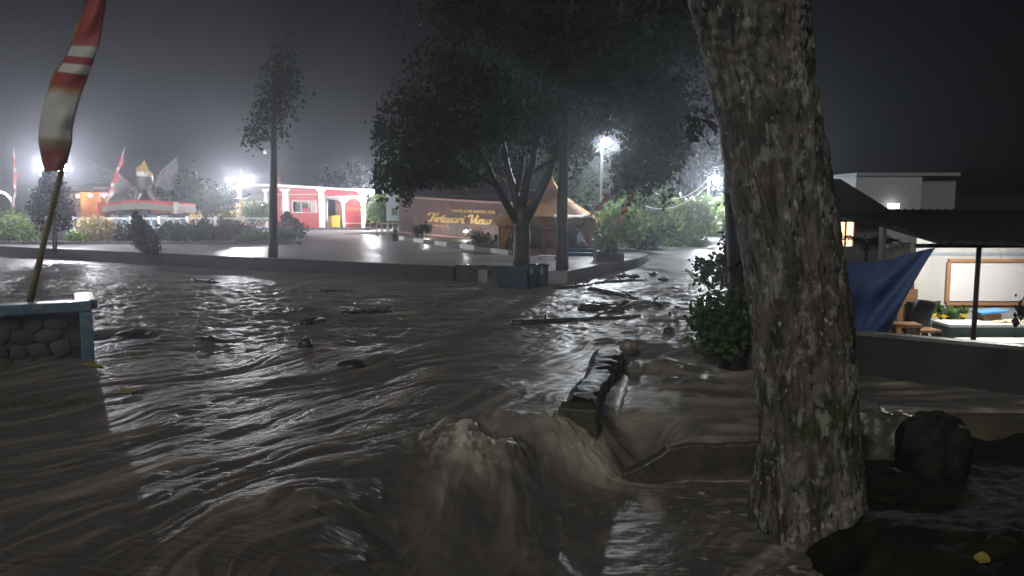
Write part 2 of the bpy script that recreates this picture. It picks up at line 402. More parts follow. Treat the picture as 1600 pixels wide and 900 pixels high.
n1 = field(0.25, 0.9, 2); n2 = field(0.55, 3.2, 3, 31.0); n3 = field(1.1, 9.0, 3, 77.0); n4 = field(2.2, 19.0, 2, 140.0)
turb = np.exp(-(((X + 0.40) / 0.48) ** 2 + ((D - 7.15) / 0.55) ** 2)) + 0.7 * np.exp(-(((X - 0.75) / 0.5) ** 2 + ((D - 7.7) / 0.35) ** 2))
boil = np.abs(fbm(X * 3.4 + 0.5 * n2, D * 3.0, 5)) 
iso = fbm(X * 1.6, D * 1.6, 4); chop = fbm(X * 4.5, D * 6.5, 4)
shallow = sst(20, 26, D)
Z = L + 0.15 * (boil - 0.25) * turb + (0.050 * n1 * (1 - 0.8 * cen) + 0.020 * n2 * (1 - 0.3 * cen) + 0.011 * n3 + 0.0045 * n4) * (1 - 0.6 * right) * (1 - 0.5 * pool) + 0.05 * iso * (0.25 + 0.75 * far) * (1 - 0.75 * shallow)
Z = Z + 0.032 * np.abs(fbm(uf * 0.9, vf * 2.6, 4)) * far * (1 - 0.5 * shallow) + 0.022 * chop * (0.22 + 0.78 * np.maximum(pool, far * (1 - shallow)))
Z = Z - 0.04 * sst(20, 30, D)
foam = np.clip((sst(0.08, 0.6, n2 + 0.5 * n1 + 0.05) * 0.20 + sst(0.05, 0.5, n3 + 0.4 * n2) * 0.24 + 0.10 * n4) * (1 - 0.75 * cen), 0, 1)
ch = 1.25 * np.exp(-(((XW - 0.90) / 0.66) ** 2 + ((DW - 7.58) / 0.32) ** 2)) * (1 - sst(7.9, 8.1, D) * sst(0.9, 1.1, X))
sw = np.exp(-(((X + 0.36) / 0.28) ** 2 + ((D - 6.95) / 0.42) ** 2))
pour = sst(0.1, 0.6, drop) * sst(1.0, 0.55, drop * 0.6) * np.exp(-((X + 0.40) / 0.40) ** 2) * sst(-0.1, 0.45, n2 + 0.5 * n1 + 0.08)
foam = np.maximum.reduce([foam, ch * (0.95 + 0.5 * n2 + 0.3 * n3), sw * (0.6 + 0.7 * n2 + 0.9 * n3 + 0.6 * boil), pour * sst(-0.12, 0.3, fbm(X * 2.0 + 3, D * 0.5, 3)) * (0.75 + 0.7 * n3), turb * sst(0.05, 0.35, boil + 0.35 * n3) * 0.95, right * (D > 7.7) * sst(-0.1, 0.6, fbm(X * 0.8, D * 1.8, 3) + 0.1) * 0.5,
                          pool * sst(0.42, 0.6, fbm(X * 6.2, D * 13.0, 4) + 0.25 * iso) * 0.8])
lline = np.exp(-((D - 7.50 - 0.04 * fbm(X * 3, X * 0 + 2, 2)) / 0.03) ** 2) * sst(1.2, 1.5, X) * sst(-0.35, 0.25, fbm(X * 7, D * 9, 3) + 0.1)
foam = foam * (1 - 0.8 * np.exp(-(((XW - 0.20) / 0.17) ** 2 + ((D - 7.2) / 0.7) ** 2)))
foam = np.clip(np.maximum(foam, lline), 0, 1)
idx = np.arange(nr * nc).reshape(nr, nc)
quads = np.stack([idx[:-1, :-1], idx[:-1, 1:], idx[1:, 1:], idx[1:, :-1]], -1).reshape(-1, 4)
me = np_mesh('flood_water', np.stack([X, D, Z], -1).reshape(-1, 3), quads)
attr(me, 'foam', foam.ravel()); attr(me, 'far', far.ravel()); attr(me, 'ripple', (0.5 * (1 - 0.85 * cen)).ravel())
def water_mat():
    m = bpy.data.materials.new('muddy_flood_water'); m.use_nodes = True; nt = m.node_tree; b = nt.nodes['Principled BSDF']
    lk = nt.links.new
    af = nd(nt, 'ShaderNodeAttribute'); af.attribute_name = 'foam'
    tc = nd(nt, 'ShaderNodeTexCoord')
    mp = nd(nt, 'ShaderNodeMapping'); mp.inputs['Rotation'].default_value = (0, 0, math.radians(-38)); mp.inputs['Scale'].default_value = (1.0, 4.5, 1.0)
    lk(tc.outputs['Object'], mp.inputs['Vector'])
    mpf = nd(nt, 'ShaderNodeMapping'); mpf.inputs['Rotation'].default_value = (0, 0, math.radians(-10)); mpf.inputs['Scale'].default_value = (1.0, 3.0, 1.0)
    lk(tc.outputs['Object'], mpf.inputs['Vector'])
    n1 = nd(nt, 'ShaderNodeTexNoise'); n1.inputs['Scale'].default_value = 5.0; n1.inputs['Detail'].default_value = 7; lk(mp.outputs[0], n1.inputs['Vector'])
    n2 = nd(nt, 'ShaderNodeTexNoise'); n2.inputs['Scale'].default_value = 3.6; n2.inputs['Detail'].default_value = 8; n2.inputs['Roughness'].default_value = 0.65; lk(mpf.outputs[0], n2.inputs['Vector'])
    fa = nd(nt, 'ShaderNodeAttribute'); fa.attribute_name = 'far'
    mxn = nd(nt, 'ShaderNodeMix', data_type='FLOAT'); lk(fa.outputs['Fac'], mxn.inputs['Factor']); lk(n1.outputs['Fac'], mxn.inputs['A']); lk(n2.outputs['Fac'], mxn.inputs['B'])
    bp = nd(nt, 'ShaderNodeBump'); bp.inputs['Strength'].default_value = 0.5; bp.inputs['Distance'].default_value = 0.035
    ar = nd(nt, 'ShaderNodeAttribute'); ar.attribute_name = 'ripple'; lk(ar.outputs['Fac'], bp.inputs['Strength']); lk(mxn.outputs['Result'], bp.inputs['Height']); lk(bp.outputs[0], b.inputs['Normal'])
    big = nd(nt, 'ShaderNodeTexNoise'); big.inputs['Scale'].default_value = 0.45; big.inputs['Detail'].default_value = 4; lk(mp.outputs[0], big.inputs['Vector'])
    c0 = nd(nt, 'ShaderNodeMix', data_type='RGBA'); c0.inputs['A'].default_value = (0.086, 0.080, 0.076, 1); c0.inputs['B'].default_value = (0.155, 0.144, 0.134, 1)
    lk(big.outputs['Fac'], c0.inputs['Factor'])
    c1 = nd(nt, 'ShaderNodeMix', data_type='RGBA'); c1.inputs['B'].default_value = (0.54, 0.485, 0.39, 1)
    lk(c0.outputs['Result'], c1.inputs['A']); lk(af.outputs['Fac'], c1.inputs['Factor']); lk(c1.outputs['Result'], b.inputs['Base Color'])
    mr = nd(nt, 'ShaderNodeMapRange'); mr.inputs['To Min'].default_value = 0.385; mr.inputs['To Max'].default_value = 0.6
    lk(af.outputs['Fac'], mr.inputs['Value']); lk(mr.outputs[0], b.inputs['Roughness'])
    b.inputs['IOR'].default_value = 1.33
    return m
M_WATER = water_mat(); MATS['water'] = M_WATER
tag(link('flood_water', me, M_WATER, smooth=True), kind='structure')

def spray(n):
    r = np.random.default_rng(91); C = []
    for x0, d0, z0, sx, sd, sz, k in ((-0.42, 7.1, 0.02, 0.16, 0.16, 0.07, 0.42), (-0.1, 7.0, -0.10, 0.22, 0.2, 0.06, 0.2), (0.85, 7.6, -0.22, 0.28, 0.14, 0.06, 0.25), (1.95, 7.48, -0.52, 0.35, 0.03, 0.02, 0.13)):
        m = int(n * k); C.append(np.stack([x0 + sx * r.normal(size=m), d0 + sd * r.normal(size=m), z0 + sz * np.abs(r.normal(size=m)) - 0.03], -1))
    C = np.concatenate(C); m = len(C); rad = 0.0022 + 0.004 * r.uniform(0, 1, m) ** 4
    o = np.array([[1, 0, 0], [-1, 0, 0], [0, 1, 0], [0, -1, 0], [0, 0, 1], [0, 0, -1]], float)
    V = (C[:, None] + o[None] * rad[:, None, None] * r.uniform(0.7, 1.5, (m, 1, 3))).reshape(-1, 3)
    f = np.array([[0, 2, 4], [2, 1, 4], [1, 3, 4], [3, 0, 4], [2, 0, 5], [1, 2, 5], [3, 1, 5], [0, 3, 5]])
    F_ = (f[None] + 6 * np.arange(m)[:, None, None]).reshape(-1, 3)
    tag(link('spray', np_mesh('spray', V, F_, 3), mat('muddy_spray', (0.50, 0.45, 0.37), (0.42, 0.37, 0.3), rough=0.3, trans=0.3)), 'fine brown spray flying off the breaking flood water', 'spray', kind='stuff')
spray(2600)
# the stream on top of the retaining wall, far right
xs = np.linspace(3.7, 10, 220); ys = np.linspace(8.62, 10.6, 110); X2, Y2 = np.meshgrid(xs, ys)
Z2 = -0.14 + 0.03 * fbm(X2 * 0.9, Y2 * 5, 4) + 0.035 * fbm(X2 * 0.5, Y2 * 1.7, 3) - 0.10 * sst(8.75, 8.62, Y2)
i2 = np.arange(X2.size).reshape(X2.shape); q2 = np.stack([i2[:-1, :-1], i2[:-1, 1:], i2[1:, 1:], i2[1:, :-1]], -1).reshape(-1, 4)
me = np_mesh('stream_water', np.stack([X2, Y2, Z2], -1).reshape(-1, 3), q2)
attr(me, 'foam', np.clip(0.5 * sst(0.05, 0.6, fbm(X2 * 0.7, Y2 * 5 + 0.8 * fbm(X2, Y2, 2), 4) + 0.05), 0, 1).ravel()); attr(me, 'far', np.ones(X2.size)); attr(me, 'ripple', 0.5 * np.ones(X2.size))
tag(link('stream_water', me, M_WATER, smooth=True), kind='structure')

# dark muddy bank under the big tree
xs = np.linspace(1.75, 9, 170); ys = np.linspace(3.4, 8.64, 150); X3, Y3 = np.meshgrid(xs, ys)
def bank_h(x, y):
    edge = 2.25 + 0.45 * fbm(y * 0.9, y * 0 + 3.3, 3) - 0.1 * (6.5 - y)
    h = -0.80 + 0.36 * sst(0, 0.9, x - edge) + 0.10 * fbm(x * 1.7, y * 1.7, 5) + 0.025 * fbm(x * 9, y * 9, 3)
    return h + 0.42 * sst(1.75, 2.9, x + 0.2 * fbm(y * 1.5, x * 0.5, 2)) * np.exp(-((y - 5.0) / 0.95) ** 2)
Z3 = bank_h(X3, Y3)
i3 = np.arange(X3.size).reshape(X3.shape); q3 = np.stack([i3[:-1, :-1], i3[:-1, 1:], i3[1:, 1:], i3[1:, :-1]], -1).reshape(-1, 4)
tag(link('bank', np_mesh('bank', np.stack([X3, Y3, Z3], -1).reshape(-1, 3), q3), mat('dark_wet_mud', (0.024, 0.021, 0.014), (0.009, 0.009, 0.007), rough=0.85, scale=4.0, bump=0.8, rvar=0.1, spec=0.2), smooth=True), kind='structure')

# ------------------------------------------------------------------ haze
hz = MB().box((0, 115, 6.5), (310, 274, 17)); 
hm = bpy.data.materials.new('night_rain_haze'); hm.use_nodes = True
for n in list(hm.node_tree.nodes):
    if n.type != 'OUTPUT_MATERIAL': hm.node_tree.nodes.remove(n)
pv = hm.node_tree.nodes.new('ShaderNodeVolumePrincipled'); pv.inputs['Color'].default_value = (0.80, 0.85, 0.96, 1); pv.inputs['Density'].default_value = 0.0036; pv.inputs['Anisotropy'].default_value = 0.82
hm.node_tree.links.new(pv.outputs[0], hm.node_tree.nodes['Material Output'].inputs['Volume'])
tag(hz.build('haze', hm), kind='stuff')

# ------------------------------------------------------------------ foliage helpers
def leaf_object(name, matl, parent, P, size, droop=0.0, wid=0.38, seed=1, origin=None):
    r = np.random.default_rng(seed); n = len(P)
    d = r.normal(size=(n, 3)); d[:, 2] -= droop * 1.6; d /= np.linalg.norm(d, axis=1)[:, None]
    s_ = np.cross(d, r.normal(size=(n, 3))); s_ /= np.linalg.norm(s_, axis=1)[:, None] + 1e-9
    nn = np.cross(d, s_)
    ln = size * (0.42 + 1.3 * r.uniform(0, 1, n) ** 1.6)[:, None]
    a = P; tip = P + d * ln; mid = P + d * ln * 0.5 + nn * ln * 0.10
    V = np.stack([a, mid + s_ * ln * wid, tip, mid - s_ * ln * wid], 1).reshape(-1, 3)
    off = np.zeros(3); q = parent
    while q is not None: off += np.array(q.location); q = q.parent
    me = np_mesh(name, V - off, np.arange(n * 4).reshape(n, 4))
    cl = r.uniform(0, 1, n) * 0.6 + 0.4 * np.clip(0.5 + 1.2 * fbm(P[:, 0] * 0.9, P[:, 2] * 0.9 + P[:, 1] * 0.5, 2), 0, 1)
    attr(me, 'tint', np.repeat(cl, 4))
    return link(name, me, matl, parent)
def clumps(c, r3, nclump, per, spread, seed, hollow=0.35, squash=0.8):
    r = np.random.default_rng(seed); out = []
    d = r.normal(size=(nclump, 3)); d /= np.linalg.norm(d, axis=1)[:, None]
    rad = (hollow + (1 - hollow) * r.uniform(0, 1, nclump) ** 0.5)[:, None]
    cc = np.array(c) + d * rad * np.array(r3)
    k = r.integers(int(per * 0.4), int(per * 1.7) + 1, nclump)
    P = np.repeat(cc, k, 0) + r.normal(size=(k.sum(), 3)) * np.array([spread, spread, spread * squash])
    return P
def curve_pts(a, b, sag=0.0, side=0.0, n=6):
    a, b = Vector(a), Vector(b); out = []
    for i in range(n):
        t = i / (n - 1); p = a.lerp(b, t); p.z += sag * 4 * t * (1 - t); p.x += side * 4 * t * (1 - t); out.append(p)
    return out

def bush(label, px, py, D_, w, h, n, matl, size=0.10, seed=1, name='shrub', group=None, droop=0.0, cat='shrub'):
    base = W(px, py, D_)
    t = thing(name, label, cat, base, group)
    st = MB()
    for k in range(5):
        e = base + Vector((random.uniform(-0.3, 0.3) * w, random.uniform(-0.2, 0.2) * w, h * random.uniform(0.5, 0.85)))
        st.tube(curve_pts(base + Vector((random.uniform(-.06, .06), 0, -0.08)), e, 0, random.uniform(-.1, .1) * w, 4), [0.025, 0.02, 0.014, 0.006], 5)
    st.build('stem', M_BARKD, t)
    P = clumps((base.x, base.y, base.z + h * 0.55), (w / 2 * 0.85, w / 2 * 0.7, h * 0.42), max(8, n // 40), 40, min(w, h) * 0.14, seed, 0.2)
    P = P[P[:, 2] > base.z - 0.02]
    leaf_object('foliage', matl, t, P, size, droop, seed=seed)
    return t

# ------------------------------------------------------------------ the big foreground tree
def big_tree():
    D_ = 6.3
    key = [(1272, 900, 92), (1269, 830, 86), (1266, 760, 82), (1263, 640, 78), (1246, 450, 78), (1218, 280, 77), (1189, 110, 79), (1170, 0, 90), (1162, -60, 96), (1152, -130, 100)]
    cen_ = [W(a, b, D_) for a, b, c in key]; rad = [S(c * 0.94, D_) for a, b, c in key]
    base = Vector((cen_[1].x, D_, cen_[1].z))
    t = thing('large_tree', 'huge lichen-spotted tree trunk leaning left in the right foreground', 'tree', base)
    zs = np.array([p.z for p in cen_]); o = np.argsort(zs)
    zz = np.linspace(zs.min(), zs.max(), 420); cx = np.interp(zz, zs[o], np.array([p.x for p in cen_])[o]); rr = np.interp(zz, zs[o], np.array(rad)[o])
    ker = np.ones(41) / 41.0
    cx = np.convolve(np.pad(cx, 20, 'edge'), ker, 'valid'); rr = np.convolve(np.pad(rr, 20, 'edge'), ker, 'valid')
    na = 260; th = np.linspace(0, 2 * np.pi, na, endpoint=False)
    TH, ZZ = np.meshgrid(th, zz); R = rr[:, None] * np.ones_like(TH)
    ca, sa = np.cos(TH), np.sin(TH)
    # broad flutes, bark plates, horizontal wrinkles near the fork
    R = R * (1 + 0.05 * fbm(ca * 1.6 + 3, sa * 1.6 + ZZ * 0.35, 3))
    a1 = fbm(TH * 5.1 * 1.0 + 2 * fbm(ca * 2 + ZZ, sa * 2, 2), ZZ * 1.5, 3)
    seam = 0.5 - 0.5 * np.cos(TH)          # keeps the noise seam at the back
    R = R + 0.030 * (1 - np.abs(a1) * 3.4).clip(-0.7, 1) * 0.9 + 0.018 * fbm(ca * 9, sa * 9 + ZZ * 3, 4) + 0.010 * fbm(ca * 22 + ZZ * 2, sa * 22 + ZZ * 9, 3)
    R = R - 0.012 * sst(2.6, 3.2, ZZ) * np.abs(np.sin(ZZ * 26 + 3 * ca + 4 * fbm(ca * 2, ZZ * 2, 2))) ** 3
    R = R + 0.10 * sst(0.25, -0.6, ZZ) * np.clip(np.sin(TH * 5 + 0.6), 0, 1)   # root flare
    cleft = np.exp(-((np.angle(np.exp(1j * (TH + np.pi / 2 + 0.15)))) / 0.28) ** 2) * sst(3.55, 4.25, ZZ)
    R = R - 0.20 * cleft
    V = np.stack([cx[:, None] + R * ca, D_ + R * sa, ZZ], -1).reshape(-1, 3) - np.array(base)
    nzz = len(zz); ii = np.arange(nzz * na).reshape(nzz, na); j2 = np.roll(np.arange(na), -1)
    q = np.stack([ii[:-1], ii[:-1][:, j2], ii[1:][:, j2], ii[1:]], -1).reshape(-1, 4)
    me = np_mesh('trunk', V, q)
    m = bpy.data.materials.new('lichened_bark'); m.use_nodes = True; nt = m.node_tree; b = nt.nodes['Principled BSDF']; lk = nt.links.new
    tc = nd(nt, 'ShaderNodeTexCoord')
    def noise(sc, det=5, stretch=(1, 1, 1), rough=0.5, off=0):
        mp = nd(nt, 'ShaderNodeMapping'); mp.inputs['Scale'].default_value = stretch; mp.inputs['Location'].default_value = (off, off * 0.7, off)
        lk(tc.outputs['Object'], mp.inputs['Vector'])
        n = nd(nt, 'ShaderNodeTexNoise'); n.inputs['Scale'].default_value = sc; n.inputs['Detail'].default_value = det; n.inputs['Roughness'].default_value = rough
        lk(mp.outputs[0], n.inputs['Vector']); return n.outputs['Fac']
    def ramp(f, p0, p1):
        r = nd(nt, 'ShaderNodeMapRange'); r.inputs['From Min'].default_value = p0; r.inputs['From Max'].default_value = p1; r.interpolation_type = 'SMOOTHSTEP'; lk(f, r.inputs['Value']); return r.outputs[0]
    def mix(f, a, bcol):
        x = nd(nt, 'ShaderNodeMix', data_type='RGBA'); lk(f, x.inputs['Factor'])
        if isinstance(a, tuple): x.inputs['A'].default_value = (*a, 1)
        else: lk(a, x.inputs['A'])
        x.inputs['B'].default_value = (*bcol, 1); return x.outputs['Result']
    c = mix(ramp(noise(9, 6, (1, 1, 0.25)), 0.38, 0.62), (0.052, 0.047, 0.040), (0.185, 0.17, 0.145))
    c = mix(ramp(noise(2.2, 4, (1, 1, 0.6), off=5), 0.52, 0.70), c, (0.105, 0.075, 0.056))       # reddish patches
    c = mix(ramp(noise(3.0, 5, (1, 1, 0.8), off=9), 0.56, 0.66), c, (0.055, 0.075, 0.030))      # moss
    c = mix(ramp(noise(6.5, 9, (1, 1, 0.6), 0.72, off=14), 0.52, 0.60), c, (0.32, 0.315, 0.265))   # pale lichen
    c = mix(ramp(noise(17.0, 5, (1, 1, 0.7), 0.6, off=21), 0.64, 0.68), c, (0.50, 0.50, 0.46))   # small white spots
    c = mix(ramp(noise(24.0, 3, (1, 1, 0.3), off=30), 0.62, 0.70), c, (0.018, 0.015, 0.012))     # cracks
    lk(c, b.inputs['Base Color'])
    rr_ = nd(nt, 'ShaderNodeMapRange'); rr_.inputs['To Min'].default_value = 0.25; rr_.inputs['To Max'].default_value = 0.75; lk(noise(11, 4, off=3), rr_.inputs['Value']); lk(rr_.outputs[0], b.inputs['Roughness'])
    bp = nd(nt, 'ShaderNodeBump'); bp.inputs['Strength'].default_value = 0.9; bp.inputs['Distance'].default_value = 0.03; lk(noise(34, 8, (1, 1, 0.4), 0.7), bp.inputs['Height']); lk(bp.outputs[0], b.inputs['Normal'])
    link('trunk', me, m, t, smooth=True)
    top = Vector((cx[-1], D_, zz[-1]))
    for e, r0, sd in ((Vector((0.1, 6.9, 8.2)), 0.30, -0.3), (Vector((3.4, 6.6, 8.6)), 0.36, 0.2), (Vector((2.0, 9.5, 8.3)), 0.2, 0.1)):
        pts = curve_pts(top + Vector((0.2 if e.x > top.x else -0.2, 0, -0.35)), e, 0.2, sd, 9)
        MB().tube(pts, [r0 * (1 - 0.085 * i) for i in range(9)], 14, wob=0.06).build('limb', m, t, smooth=True)
    P = np.concatenate([clumps((0.6, 8.6, 7.2), (2.2, 2.0, 1.2), 90, 60, 0.22, 11), clumps((3.8, 7.6, 8.2), (2.6, 2.2, 1.4), 110, 60, 0.24, 12), clumps((1.2, 10.5, 6.2), (1.6, 1.5, 1.2), 60, 60, 0.2, 13)])
    leaf_object('crown', L_DARK, t, P, 0.13, 0.5, seed=14)
    # hanging twig with rusty leaves left of the trunk
    tw = MB(); a = W(1120, 60, 7.4); b_ = W(1082, 205, 7.4)
    tw.tube(curve_pts(a + Vector((0.5, 0, 0.6)), b_, 0.05, 0.1, 8), [0.012, 0.011, 0.01, 0.008, 0.007, 0.006, 0.004, 0.003], 5)
    tg = tw.build('hanging_twig', M_BARKD, t)
    P = np.array([list(W(1083 + 14 * random.gauss(0, 1), 195 + 14 * random.gauss(0, 1), 7.4 + random.gauss(0, .05))) for _ in range(46)])
    leaf_object('twig_leaves', L_DARK, tg, P, 0.11, 1.0, 0.2, seed=15)
    P = np.array([list(W(1100 + 8 * random.gauss(0, 1), 178 + 8 * random.gauss(0, 1), 7.4 + random.gauss(0, .04))) for _ in range(14)])
    leaf_object('rusty_leaves', L_RUST, tg, P, 0.10, 0.6, 0.25, seed=16)
    return t
big_tree()

# dark fern-clad trunk just behind it
def fern_trunk():
    D_ = 11.3
    b0 = W(1160, 566, D_); top = W(1128, -20, D_ + 0.6)
    t = thing('tree', 'dark slender fern-clad trunk half hidden behind the huge trunk', 'tree', b0)
    pts = curve_pts(b0 + Vector((0, 0, -0.3)), top, 0, 0.06, 14)
    MB().tube(pts, [0.21 - 0.006 * i for i in range(14)], 12, wob=0.10).build('trunk', M_BARKD, t, smooth=True)
    for cpx, cpy, n, ln in ((1143, 318, 34, 0.42), (1150, 345, 18, 0.3), (1150, 420, 24, 0.3), (1140, 250, 14, 0.3)):
        c = W(cpx, cpy, D_); fr = MB()
        for k in range(n):
            a = random.uniform(0, 2 * math.pi); l = ln * random.uniform(0.5, 1.1); d = Vector((math.cos(a) - 0.5, 0.7 * math.sin(a) - 0.2, random.uniform(-0.2, 1.1))).normalized()
            s_ = d.cross(Vector((0, 0, 1))).normalized() * 0.022
            p1 = c + d * l * 0.55; p2 = c + d * l + Vector((0, 0, -0.22 * l))
            fr.add([c, p1 - s_, p1 + s_, p2], [(0, 1, 3, 2)])
        fr.build('fern', L_BLACK, t)
    P = clumps((top.x, top.y, top.z + 0.6), (1.3, 1.2, 1.2), 50, 60, 0.2, 21)
    leaf_object('crown', L_DARK, t, P, 0.12, 0.4, seed=22)
fern_trunk()
bush('leafy dark green shrub at the water beside the huge trunk', 1128, 562, 11.0, 0.95, 0.98, 1900, L_GREEN, 0.085, 31)
bush('low shrub with broken twigs at the road edge behind the leafy shrub', 1112, 446, 16.5, 0.95, 0.6, 800, L_GREEN, 0.09, 32)
bush('tall thin shrub standing under the fern-clad trunk', 1135, 440, 13.5, 0.5, 0.85, 600, L_DARK, 0.08, 33)
pp = G(1148, 568, -0.1)
rooted(MB().lathe(pp, [(0.22, -0.25), (0.27, 0.2), (0.29, 0.22), (0.29, 0.27), (0.24, 0.27), (0.22, 0.15)], 18), 'planter_pot', M_DARKM, 'black round plant pot below the leafy dark green shrub', 'pot', pp)

# ------------------------------------------------------------------ left: planter wall, flag
def planter():
    c0 = G(148, 572, -0.12); D_ = c0.y
    top = W(148, 470, D_).z; x1 = c0.x; x0 = x1 - 5.0
    t = thing('planter_wall', 'stone planter wall with worn blue concrete cap, far left in the flood', 'planter', (x1, D_, -0.6)); t.rotation_euler = (0, 0, math.radians(31))
    MB().box(((x0 + x1) / 2, D_ + 0.75, (top - 0.72) / 2 - 0.1), (x1 - x0 - 0.1, 1.25, top + 0.55), 0).build('core', M_DARKC, t)
    MB().box(((x0 + x1) / 2, D_ + 0.13, top - 0.075), (x1 - x0 + 0.0, 0.30, 0.15)).build('cap', M_CAPB, t, bevel=0.02)
    MB().box((x1 - 0.06, D_ + 0.85, top - 0.08), (0.30, 1.22, 0.14)).build('cap', M_CAPB, t, bevel=0.02)
    MB().box((x1 - 0.075, D_ - 0.02, (top - 0.16 - 0.6) / 2), (0.16, 0.22, top - 0.16 + 0.6)).build('corner_post', M_CAPB, t, bevel=0.015)
    MB().box(((x0 + x1) / 2, D_ + 0.75, top - 0.12), (x1 - x0 - 0.4, 1.0, 0.06)).build('soil', M_EARTH, t)
    cols = [mat('field_stone_%d' % k, c, None, rough=0.4, scale=9, bump=0.6, rvar=0.15) for k, c in enumerate([(0.085, 0.08, 0.06), (0.06, 0.07, 0.055), (0.10, 0.085, 0.06), (0.05, 0.05, 0.047)])]
    cell = 0.26; rows_ = 5
    meshes = []
    for k in range(8):
        b_ = MB().ball((0, 0, 0), 0.5, 9, 6); 
        sk = random.uniform(-.35, .35); b_.v = [Vector((math.copysign(abs(2 * v.x) ** 0.62 * 0.5, v.x) * (1 + random.uniform(-.09, .09)) + sk * v.z, v.y * 0.6, math.copysign(abs(2 * v.z) ** 0.62 * 0.5, v.z) * (1 + random.uniform(-.09, .09)))) for v in b_.v]
        o_ = MB(); o_.v, o_.f = b_.v, b_.f
        me = bpy.data.meshes.new('stone'); me.from_pydata([tuple(v) for v in o_.v], [], o_.f); me.validate(); me.materials.append(cols[k % 4]); me.polygons.foreach_set('use_smooth', [True] * len(me.polygons)); meshes.append(me)
    for r in range(rows_):
        z = top - 0.28 - r * 0.2
        x = x1 - 0.28 - (0.12 if r % 2 else 0)
        while x > x0 + 1.4:
            w = random.uniform(0.2, 0.34)
            o = link('stone', random.choice(meshes), None, t)
            o.location = Vector((x - w / 2, D_ + 0.125, z + random.uniform(-.025, .025))) - Vector(t.location)
            o.scale = (w * 1.06, 0.11, 0.225 * random.uniform(0.9, 1.15)); o.rotation_euler = (0, random.uniform(-.3, .3), 0)
            x -= w
    return D_, top
PD, PT = planter()

def strip_mat(name, bands):
    m = bpy.data.materials.new(name); m.use_nodes = True; nt = m.node_tree; b = nt.nodes['Principled BSDF']
    at = nd(nt, 'ShaderNodeAttribute'); at.attribute_name = 't'
    rp = nd(nt, 'ShaderNodeValToRGB'); rp.color_ramp.interpolation = 'LINEAR'
    els = rp.color_ramp.elements
    while len(els) > 1: els.remove(els[-1])
    els[0].position = bands[0][0]; els[0].color = (*bands[0][1], 1)
    for p, c in bands[1:]:
        e = els.new(p); e.color = (*c, 1)
    nt.links.new(at.outputs['Fac'], rp.inputs['Fac']); nt.links.new(rp.outputs[0], b.inputs['Base Color'])
    b.inputs['Roughness'].default_value = 0.55
    tr = nd(nt, 'ShaderNodeBsdfTranslucent'); ms = nd(nt, 'ShaderNodeMixShader'); ms.inputs[0].default_value = 0.4
    nt.links.new(rp.outputs[0], tr.inputs['Color']); nt.links.new(b.outputs[0], ms.inputs[1]); nt.links.new(tr.outputs[0], ms.inputs[2]); nt.links.new(ms.outputs[0], nt.nodes['Material Output'].inputs['Surface'])
    return m
RD, WH, OR, DR = (0.52, 0.13, 0.12), (0.80, 0.80, 0.78), (0.55, 0.36, 0.18), (0.42, 0.15, 0.13)
FLAGM = strip_mat('red_and_white_banner', [(0.0, DR), (0.20, RD), (0.30, RD), (0.33, (0.5, 0.2, 0.19)), (0.335, WH), (0.385, WH), (0.39, RD), (0.425, RD), (0.43, WH), (0.475, WH), (0.48, RD), (0.545, RD), (0.56, OR), (0.60, WH), (0.80, WH), (0.83, (0.5, 0.42, 0.32)), (0.88, (0.40, 0.14, 0.13)), (0.97, DR), (1.0, DR)])
